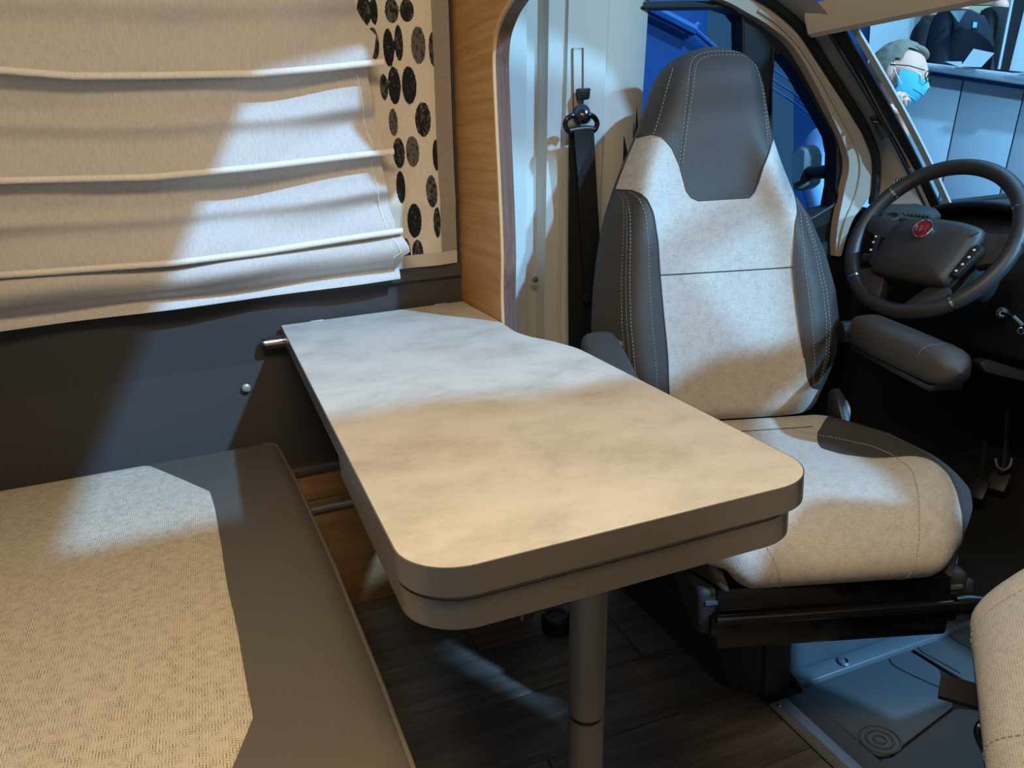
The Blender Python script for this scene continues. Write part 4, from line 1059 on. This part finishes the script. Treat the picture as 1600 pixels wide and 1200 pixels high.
# ignition lock with key
ik = PD(1566, 490, 1.78)
ig = thing('ignition_lock', ik, 'ignition lock with key and ring below the steering wheel', 'lock')
mk('lock_barrel', lathe([(.014, -.05), (.015, 0), (.012, .005), (.008, .005)], ik, (-.7, -.55, .35), 24), 'darkp', ig)
mk('lock_ring', lathe([(.009, .008), (.009, .014), (.006, .015)], ik, (-.7, -.55, .35), 20), 'chrome', ig)
k2 = PD(1584, 496, 1.73); k3 = PD(1596, 508, 1.73)
mk('key', tube([ik + np.array((-.012, -.01, .006)), k2, k3], .0055, 8), 'chrome', ig)
mk('key_ring', tube([PD(1595 + 5 * math.cos(a), 517 + 5 * math.sin(a), 1.73) for a in np.linspace(0, 6.283, 16, endpoint=False)], .0012, 6, True), 'chrome', ig)

# ================================================================== dashboard
ds = thing('dashboard', (1.85, .7, .4), 'dark dashboard with instrument hood behind the steering wheel', 'dashboard')
zt_ = PB[2] + .0
prf = [(2.22, zt_ - .02), (PB[0] + .02, zt_ - .012), (1.80, zt_ - .018), (1.745, zt_ - .03), (1.715, zt_ - .07), (1.705, zt_ - .20), (1.75, zt_ - .34), (1.90, zt_ - .42), (2.22, zt_ - .42)]
mk('dash_body', bev(prism([(x, 1.68, z) for x, z in prf], (0, -1.98, 0)), .012, 3), 'dash', ds)
# left corner panel with vent slots
vp = [PZ(x, y, zt_ - .010) for x, y in ((1374, 334), (1392, 322), (1430, 324), (1462, 332), (1470, 342), (1440, 350), (1390, 348))]
mk('vent_panel', bev(prism(vp, (0, 0, .012)), .005), 'dash', ds)
for k in range(7):
    x = 1412 + k * 6.2; a = PZ(x, 331 + k * .9, zt_ + .004); b_ = PZ(x + 5, 337 + k * .7, zt_ + .004)
    mk('vent_slot', tube([a, b_], .0022, 6), 'blackg', ds)
ep = PZ(1391, 342, zt_ + .003)
mk('vent_knob', lathe([(.022, 0), (.022, .006), (.016, .008), (.015, .003)], ep, (-.3, -.2, 1), 20), 'darkp', ds)
# instrument hood: arch swept over the cluster
hc = PD(1545, 372, 1.93)
hR = np.array((.12, -1, 0)); hR /= np.linalg.norm(hR); hF = np.array((1, .12, 0)); hF /= np.linalg.norm(hF)
def hood(u, v):
    a = math.pi * (1 - u); w = .205 - .02 * v; h = .102 - .02 * v
    return hc + hR * (w * math.cos(a)) + np.array((0, 0, -.02 + h * max(0, math.sin(a)) ** .75 )) + hF * (v * .16 - .03 * math.sin(a))
hd_ = grid(hood, 30, 8)
mk('instrument_hood', thicken(hd_, (0.004, 0, -.012)), 'blackp', ds)
mk('hood_rim', tube([hood(k / 30, 0) for k in range(31)], .010, 10), 'blackp', ds)
mk('cluster_face', prism([hood(k / 20, .6) * 1 + np.array((0, 0, -.004)) for k in range(21)], tuple(hF * .01)), 'blackg', ds)
# footwell
pd_ = thing('brake_pedal', PD(1568, 740, 2.20), 'dim brake pedal with metal bracket in the dark footwell', 'pedal')
mk('pedal_pad', box(PD(1560, 752, 2.20), (.05, .07, .012), ((.3, -.95, 0), (.55, .17, .6), (.6, .2, -.75)), b=.005), 'darkp', pd_)
mk('pedal_arm', tube([PD(1568, 742, 2.2), PD(1572, 700, 2.22), PD(1575, 640, 2.25)], .009, 8), 'blackp', pd_)
mk('pedal_bracket', tube(smooth_line([PD(1556, 716, 2.16), PD(1558, 728, 2.16), PD(1568, 734, 2.16), PD(1578, 728, 2.16), PD(1581, 716, 2.16)], 4), .0035, 8), 'steel', pd_)
pd2 = thing('clutch_pedal', PD(1528, 762, 2.12), 'dim flat pedal beside the brake pedal', 'pedal')
mk('pedal_pad', box(PD(1528, 764, 2.12), (.045, .07, .012), ((.3, -.95, 0), (.55, .17, .6), (.6, .2, -.75)), b=.005), 'blackp', pd2)
mk('pedal_arm', tube([PD(1530, 760, 2.13), PD(1540, 690, 2.2)], .007, 8), 'blackp', pd2)
ptr = thing('door_pocket', PD(1570, 600, 1.8), 'dark ledge of the door pocket beyond the armrest', 'pocket')
a = [PD(x, y, 1.80) for x, y in ((1530, 566), (1545, 562), (1640, 592), (1640, 606), (1540, 582))]
mk('pocket_lip', bev(prism(a, (0.03, .05, -.01)), .004), 'darkp', ptr)
# door mirror outside the quarter window
dm = thing('door_mirror', PD(1262, 290, 2.35), 'black door mirror outside the quarter window', 'mirror')
q = [(1236, 236), (1250, 227), (1262, 230), (1268, 245), (1266, 290), (1252, 300), (1238, 296)]
mk('housing', bev(prism([PD(x, y, 2.36) for x, y in q], (.07, .03, 0)), .012, 3), 'blackp', dm)
q = [(1238, 240), (1250, 232), (1257, 236), (1256, 262), (1250, 282), (1238, 288)]
mk('mirror_glass', prism([PD(x, y, 2.352) for x, y in q], (-.002, -.002, 0)), 'mirror', dm)
mk('mirror_arm', tube([PD(1262, 270, 2.38), PD(1300, 268, 2.24), PD(1325, 276, 2.2)], .02, 10), 'blackp', dm)

# ================================================================== the hall outside
HN = np.array((.735, .678, 0))
def PF(x, y, D): return on_plane(x, y, HN * D, HN)
def pf(l, D): return [PF(x, y, D) for x, y in l]
hallz = -.45
mk('floor_hall', box2((-6, 1.95, hallz - .05), (12, 12, hallz)), 'hallfloor', smooth=False, kind='structure', label='dark hall floor outside the van')
mk('wall_hall', box2((-.2, 3.3, hallz), (2.05, 3.4, 3.2)), 'bluewall', smooth=False, kind='structure', label='deep blue exhibition wall outside the driver window')
# blue vehicle side by the driver window; paler bars paint in reflected streaks
bv = thing('blue_vehicle', (1.3, 2.95, hallz), 'glossy deep blue vehicle standing outside the driver window', 'vehicle')
mk('body_side', bev(prism([(-.1, 2.9, hallz + .25), (2.0, 2.9, hallz + .25), (2.0, 2.9, 1.95), (1.85, 2.9, 2.1), (.1, 2.9, 2.1), (-.1, 2.9, 1.95)], (0, .25, 0)), .03, 3), 'bluegloss', bv)
mk('reflection_bar', tube([PY(1010, 10, 2.86), PY(1050, 30, 2.86), PY(1085, 48, 2.86)], .022, 8), 'bluewall', bv)
mk('reflection_line', tube([PY(1040, 20, 2.86), PY(1078, 40, 2.86), PY(1118, 75, 2.86)], .010, 8), 'bluewall', bv)
mk('door_handle', bev(prism([PY(x, y, 2.87) for x, y in ((1076, 42), (1086, 34), (1092, 38), (1082, 47))], (0, -.02, 0)), .004), 'bluewall', bv)
for y0 in (130, 146, 160): mk('reflection_streak', tube([PY(1195, y0 - 30, 2.885), PY(1240, y0, 2.885), PY(1262, y0 + 18, 2.885)], .004, 6), 'bluewall', bv)
# counter with front panels
ctr = thing('reception_counter', PF(1520, 330, 4.0) * np.array((1, 1, 0)) + np.array((0, 0, hallz)), 'pale blue reception counter with tall front panels outside the windscreen', 'counter')
seam = [((1405, 108), (1350, 420)), ((1506, 122), (1444, 420)), ((1602, 138), (1534, 420)), ((1700, 154), (1632, 420))]
bc = np.array((.735, .678, 0))
mk('core', prism(pf([(1405, 112), (1700, 156), (1640, 420), (1350, 420)], 4.03), tuple(bc * .5)), 'counter', ctr, smooth=False)
for (a, b_), (c, d) in zip(seam, seam[1:]):
    mk('front_panel', bev(prism(pf([(a[0] + 1, a[1]), (c[0] - 1, c[1]), (d[0] - 1, d[1]), (b_[0] + 1, b_[1])], 4.0), tuple(bc * .03)), .003), 'counter', ctr)
mk('shadow_gap', prism(pf([(1405, 104), (1700, 150), (1700, 156), (1405, 110)], 3.995), tuple(bc * .02)), 'bluewall', ctr, smooth=False)
mk('worktop', bev(prism(pf([(1400, 93), (1448, 98), (1700, 128), (1700, 148), (1400, 103)], 3.95), tuple(bc * .6)), .006), 'ctop', ctr)
lf2 = thing('leaflet', PF(1520, 103, 3.93), 'open white leaflet lying on the counter', 'leaflet')
mk('upright_page', prism(pf([(1501, 104), (1521, 76), (1554, 83), (1533, 105)], 3.94), tuple(bc * .004)), 'paper', lf2, smooth=False)
mk('flat_page', prism(pf([(1476, 96), (1503, 96), (1503, 105), (1497, 104)], 3.935), tuple(bc * .004)), 'paper', lf2, smooth=False)
lf3 = thing('leaflet', PF(1590, 116, 3.93), 'white sheet at the right end of the counter', 'leaflet')
mk('sheet', prism(pf([(1580, 114), (1640, 113), (1640, 123), (1592, 119)], 3.935), tuple(bc * .004)), 'paper', lf3, smooth=False)
mk('fold', tube(pf([(1594, 115), (1640, 118)], 3.932), .002, 6), 'counter', lf3)
# partition walls behind
wp = thing('stand_partition', PF(1400, 330, 5.9) * np.array((1, 1, 0)) + np.array((0, 0, hallz)), 'white stand partition behind the masked man', 'partition')
mk('white_panel', prism(pf([(1367, -60), (1452, -60), (1420, 330), (1340, 330)], 5.9), tuple(bc * .08)), 'hallwhite', wp, smooth=False)
mk('edge_post', prism(pf([(1449, -60), (1454, -60), (1424, 330), (1419, 330)], 5.88), tuple(bc * .06)), 'bluewall', wp, smooth=False)
mk('blue_panel', prism(pf([(1240, -60), (1368, -60), (1341, 330), (1240, 330)], 5.92), tuple(bc * .08)), 'bluewall', wp, smooth=False)
bw = thing('display_backdrop', PF(1540, 330, 6.6) * np.array((1, 1, 0)) + np.array((0, 0, hallz)), 'beige boarded backdrop behind the people at the counter', 'backdrop')
for y0, y1 in ((-70, 8), (9, 42), (43, 64), (65, 330)):
    mk('board', bev(prism(pf([(1430, y0), (1720, y0), (1720, y1), (1430, y1)], 6.6), tuple(bc * .05)), .006), 'hallbeige', bw)
dp = thing('glazed_door_frame', PF(1575, 330, 5.2) * np.array((1, 1, 0)) + np.array((0, 0, hallz)), 'dark door frame with pale edge strip at the right beyond the counter', 'door frame')
mk('pale_edge', prism(pf([(1588, -40), (1592, -40), (1563, 108), (1559, 108)], 4.75), tuple(bc * .05)), 'hallwhite', dp, smooth=False)
mk('dark_post', prism(pf([(1592, -40), (1614, -40), (1577, 110), (1563, 108)], 4.78), tuple(bc * .06)), 'darksuit', dp, smooth=False)
mk('pale_leaf', prism(pf([(1614, -40), (1720, -40), (1720, 125), (1577, 110)], 4.80), tuple(bc * .05)), 'hallwhite', dp, smooth=False)

# ---- people
def skin_mesh(name, pts, edges, m, parent, root=0, sub=2):
    me = bpy.data.meshes.new(name); L = org(parent)
    me.from_pydata([tuple(np.array(p[:3]) - np.array(L)) for p in pts], edges, [])
    o = bpy.data.objects.new(name, me); COL.objects.link(o); o.parent = parent; ORG[o.name] = L
    md = o.modifiers.new('skin', 'SKIN'); md.use_smooth_shade = True
    sv = me.skin_vertices[0].data if me.skin_vertices else None
    if sv is None:
        bm = bmesh.new(); bm.from_mesh(me); bm.verts.layers.skin.verify(); bm.to_mesh(me); bm.free(); sv = me.skin_vertices[0].data
    for i, p in enumerate(pts): r = p[3]; sv[i].radius = (r, r) if not isinstance(r, tuple) else r; sv[i].use_root = (i == root)
    s = o.modifiers.new('sub', 'SUBSURF'); s.levels = sub; s.render_levels = sub
    me.materials.append(MT[m] if isinstance(m, str) else m); return o
def vec(a, b_): v = np.array(b_, float) - np.array(a, float); return v / np.linalg.norm(v)
IR, IU = ROT[:, 0], -ROT[:, 1]                         # image right / image up at the hall, used only to lay out poses
def at(x, y, d, r): return (*PD(x, y, d), r)
def head(parent, c, fwd, up, s=1.0, hair_m='hair', masked=False):
    fwd = np.array(fwd); fwd /= np.linalg.norm(fwd); left = np.cross(up, fwd); left /= np.linalg.norm(left); upv = np.cross(fwd, left)
    ax = (fwd, left, upv); R3 = np.array((.098, .077, .122)) * s
    def shape(d, k):
        k = k.copy(); g = lambda a, b_, w: math.exp(-((d[1] - a) ** 2 + (d[2] - b_) ** 2) / w)
        if d[2] < 0: k[1] *= 1 - .28 * d[2] ** 2; k[0] += .012 * s * max(0, d[0]) * -d[2]
        if d[0] > 0:
            k[0] += s * (.026 * g(0, -.22, .012) + .010 * g(0, -.05, .02) + .008 * g(.0, .22, .06) - .010 * g(.35, .0, .02) - .010 * g(-.35, .0, .02) + .006 * g(0, -.55, .02) + .012 * g(0, -.85, .05))
        return k
    hd = mk('head', ellipsoid(c, R3, ax, 40, 30, shape), 'skin', parent, angle=180)
    for sg in (-1, 1):
        mk('ear', ellipsoid(c + left * sg * .078 * s - fwd * .008 * s - upv * .012 * s, np.array((.017, .008, .03)) * s, ax, 12, 10), 'skin', hd)
        mk('eye', ellipsoid(c + fwd * .083 * s + left * sg * .032 * s - upv * .002, np.array((.009, .012, .007)) * s, ax, 10, 8), 'white', hd)
    if not masked: mk('mouth', tube([c + fwd * (.100 - abs(t) * 8 * .0016) * s + left * t * s - upv * .066 * s for t in (-.024, -.012, 0, .012, .024)], .004 * s, 8), mat('lips', (.35, .15, .12), .5), hd)
    V, Fc = ellipsoid(c + upv * .004 * s - fwd * .004, R3 * 1.075, ax, 80, 60, lambda d, k: shape(d, k) * (1 + .03 * noise.noise(Vector(d * 7))))
    keep = []
    for f in Fc:
        d = np.mean([(np.array(V[i]) - c) for i in f], axis=0); x, y, z = d @ fwd / R3[0], d @ left / R3[1], d @ upv / R3[2]
        if (z > .66 and x < .62) or (x < .22 and z > .28) or (x < -.02 and z > -.35) or (x < -.35 and z > -.6): keep.append(f)
    mk('hair', (V, keep), hair_m, parent, angle=180)
    if masked:
        msk = lambda d, k: k * np.array((1.05, 1 - .1 * max(0, -d[2]), 1)) + np.array((.012 * math.exp(-(d[1] ** 2 + (d[2] + .30) ** 2) / .10), 0, 0))
        V, Fc = ellipsoid(c, R3 * 1.10, ax, 80, 60, msk); keep = []
        for f in Fc:
            d = np.mean([(np.array(V[i]) - c) for i in f], axis=0); x, y, z = d @ fwd / R3[0], d @ left / R3[1], d @ upv / R3[2]
            if x > .28 and z < -.12 + .05 * abs(y): keep.append(f)
        mkk = mk('face_mask', (V, keep), 'mask', parent, angle=180)
        for zz in (-.42, -.60, -.78):
            fl_ = []
            for yy in np.linspace(-.55, .55, 11):
                d = np.array((math.sqrt(max(0, 1 - yy * yy - zz * zz)), yy, zz)); k_ = msk(d, d * R3 * 1.10) * 1.004
                fl_.append(c + fwd * k_[0] + left * k_[1] + upv * k_[2])
            mk('mask_fold', tube(fl_, .0022, 6), 'mask', mkk)
        for sg in (-1, 1):
            mk('ear_loop', tube([c + left * sg * .083 * s - fwd * .012 * s + upv * .012 * s, c + left * sg * .083 * s + fwd * .02 * s - upv * .03 * s, c + left * sg * .072 * s + fwd * .045 * s - upv * .06 * s], .002, 6), 'white', mkk)
        gls = mk('glasses', tube([c + fwd * .118 * s + left * t * s + upv * .004 * s for t in (-.012, 0, .012)], .002, 6), 'blackp', parent)
        for sg in (-1, 1):
            mk('lens_rim', tube([c + fwd * (.116 - .010 * abs(math.cos(a))) * s + left * (sg * .034 + .024 * math.cos(a)) * s + upv * (-.004 + .018 * math.sin(a)) * s for a in np.linspace(0, 6.283, 20, endpoint=False)], .0022, 6, True), 'blackp', gls)
            mk('temple', tube([c + fwd * .10 * s + left * sg * .060 * s + upv * .006 * s, c + fwd * .05 * s + left * sg * .083 * s + upv * .006 * s, c - fwd * .012 * s + left * sg * .086 * s + upv * .004 * s], .0022, 6), 'blackp', gls)
    return ax
Z3 = np.array((0, 0, 1.))
pm = thing('person', PD(1325, 420, 3.15) * np.array((1, 1, 0)) + np.array((0, 0, hallz)), 'man in light blue shirt with turquoise mask and glasses, hand raised to his chin', 'person', 'people outside the windscreen')
HC = PD(1399, 120, 3.05)
fw3 = IR * .80 - ROT[:, 2] * .50 - IU * .30
hax = head(pm, HC, fw3, IU * .95 + IR * .25, 1.06, masked=True)
tuft = mk('hair_tuft', ellipsoid(HC + hax[2] * .096 + hax[0] * .046, (.046, .056, .024), hax, 16, 10), 'hair', pm, angle=180)
nk = HC - hax[2] * .085 - hax[0] * .03
ch = PD(1345, 232, 3.12); pel = PD(1325, 430, 3.15)
shL, shR = PD(1288, 226, 3.05), PD(1395, 222, 3.22)
elb = PD(1392, 278, 2.98); wr = PD(1412, 196, 2.93)
skin_mesh('neck', [(*nk, .058), (*(nk * .5 + ch * .5), .06), (*ch, .07)], [(0, 1), (1, 2)], 'skin', pm, 2)
pts = [(*pel, .17), (*(pel * .5 + ch * .5), .175), (*ch, .15), (*shL, .085), (*shR, .085), (*PD(1275, 290, 2.98), .062), (*PD(1290, 350, 2.92), .05), (*elb, .055), (*(elb * .3 + wr * .7), .042)]
skin_mesh('shirt', pts, [(0, 1), (1, 2), (2, 3), (2, 4), (3, 5), (5, 6), (4, 7), (7, 8)], 'shirt_b', pm, 0)
g0 = PD(1310, 440, 3.12)
lg_ = [(*pel, .17)]
lz = lambda p, z: np.array((p[0], p[1], z))
lA, lB = pel + IR * -.11, pel + IR * .11
skin_mesh('trousers', [(*pel, .165), (*(lA - Z3 * .08), .10), (*lz(lA, hallz + .45), .075), (*lz(lA, hallz + .06), .06), (*(lB - Z3 * .08), .10), (*lz(lB, hallz + .45), .075), (*lz(lB, hallz + .06), .06)], [(0, 1), (1, 2), (2, 3), (0, 4), (4, 5), (5, 6)], 'trousers', pm, 0)
# raised hand: forearm, palm and five bent fingers at the chin
pa = PD(1407, 172, 2.93)
hp_ = [(*(elb * .3 + wr * .7), .034), (*wr, .030), (*pa, .030)]
he = [(0, 1), (1, 2)]
skin_mesh('hand', hp_, he, 'skin', pm, 0)
for (a, b_, c, d) in (((1398, 166), (1392, 156), (1397, 149), (1404, 151)), ((1402, 164), (1398, 152), (1404, 146), (1411, 149)), ((1407, 163), (1405, 151), (1412, 147), (1417, 153)), ((1412, 166), (1413, 156), (1418, 154), (1420, 160)), ((1402, 176), (1394, 172), (1391, 164), (1393, 157))):
    skin_mesh('finger', [at(*a, 2.93, .0125), at(*b_, 2.915, .0115), at(*c, 2.925, .010), at(*d, 2.945, .0085)], [(0, 1), (1, 2), (2, 3)], 'skin', pm, 0)

def bystander(label, xc, ysh, D, cm, hw, lean=0, arm=None, hair_m='hair', collar=None):
    base = PF(xc, 330, D) * np.array((1, 1, 0)) + np.array((0, 0, hallz)); p = thing('person', base, label, 'person', 'people outside the windscreen')
    sc = PF(xc, ysh, D); dpt = (ROT.T @ (sc - EYE))[2]; mpp = dpt / F
    e = lambda x, y, dz=0: PD(x, y, dpt + dz)
    waist = e(xc + lean, ysh + .52 / mpp * 1.0); chs = e(xc, ysh + .12 / mpp)
    S1, S2 = e(xc - hw, ysh + .05 / mpp), e(xc + hw, ysh + .05 / mpp)
    head(p, e(xc, ysh - .20 / mpp), -ROT[:, 2] + IR * .3, IU, 1.0, hair_m)
    skin_mesh('neck', [(*e(xc, ysh - .09 / mpp), .055), (*e(xc, ysh + .02 / mpp), .06)], [(0, 1)], 'skin', p, 1)
    a1 = arm or ((xc - hw - 6, ysh + .32 / mpp), (xc - hw - 2, ysh + .55 / mpp)); a2 = ((xc + hw + 6, ysh + .32 / mpp), (xc + hw + 2, ysh + .55 / mpp))
    skin_mesh('jacket', [(*waist, .16), (*chs, .165), (*S1, .09), (*S2, .09), (*e(*a1[0], -.05), .065), (*e(*a1[1], -.18), .05), (*e(*a2[0], -.05), .065), (*e(*a2[1], -.18), .05)],
              [(0, 1), (1, 2), (1, 3), (2, 4), (4, 5), (3, 6), (6, 7)], cm, p, 0)
    for k in (a1[1], a2[1]): skin_mesh('hand', [(*e(*k, -.18), .036), (*e(k[0] + 3, k[1] + 12, -.22), .038), (*e(k[0] + 5, k[1] + 22, -.25), .02)], [(0, 1), (1, 2)], 'skin', p, 0)
    wz = waist - Z3 * .0
    q = [(*(wz), .155)]
    for sg in (-1, 1): q += [(*(wz + IR * sg * .10 - Z3 * .15), .10), (*lz(wz + IR * sg * .10, hallz + .5), .075), (*lz(wz + IR * sg * .10, hallz + .06), .06)]
    skin_mesh('trousers', q, [(0, 1), (1, 2), (2, 3), (0, 4), (4, 5), (5, 6)], 'trousers', p, 0)
    if collar: mk('shirt_front', bev(prism([e(x, y, -.175) for x, y in collar], tuple(bc * .03)), .004), 'shirt_g', p)
    return p
bystander('man in navy sweater over grey-green shirt standing behind the counter', 1497, 24, 5.06, 'navy', 24, collar=[(1484, 17), (1510, 16), (1498, 36)])
bystander('dark-clothed person half hidden at the left end of the counter', 1457, 30, 5.55, 'darksuit', 15)
bystander('person in black suit standing behind the right part of the counter', 1562, 20, 6.0, 'darksuit', 20)
tbl = thing('tablet', PF(1524, 60, 5.05), 'small glowing blue tablet held behind the counter', 'tablet')
mk('case', bev(prism(pf([(1519, 32), (1530, 33), (1528, 52), (1517, 51)], 4.62), tuple(bc * .012)), .003), 'blackp', tbl)
mk('screen', prism(pf([(1521, 34), (1527, 35), (1526, 43), (1520, 43)], 4.61), tuple(bc * .004)), 'screen', tbl, smooth=False)
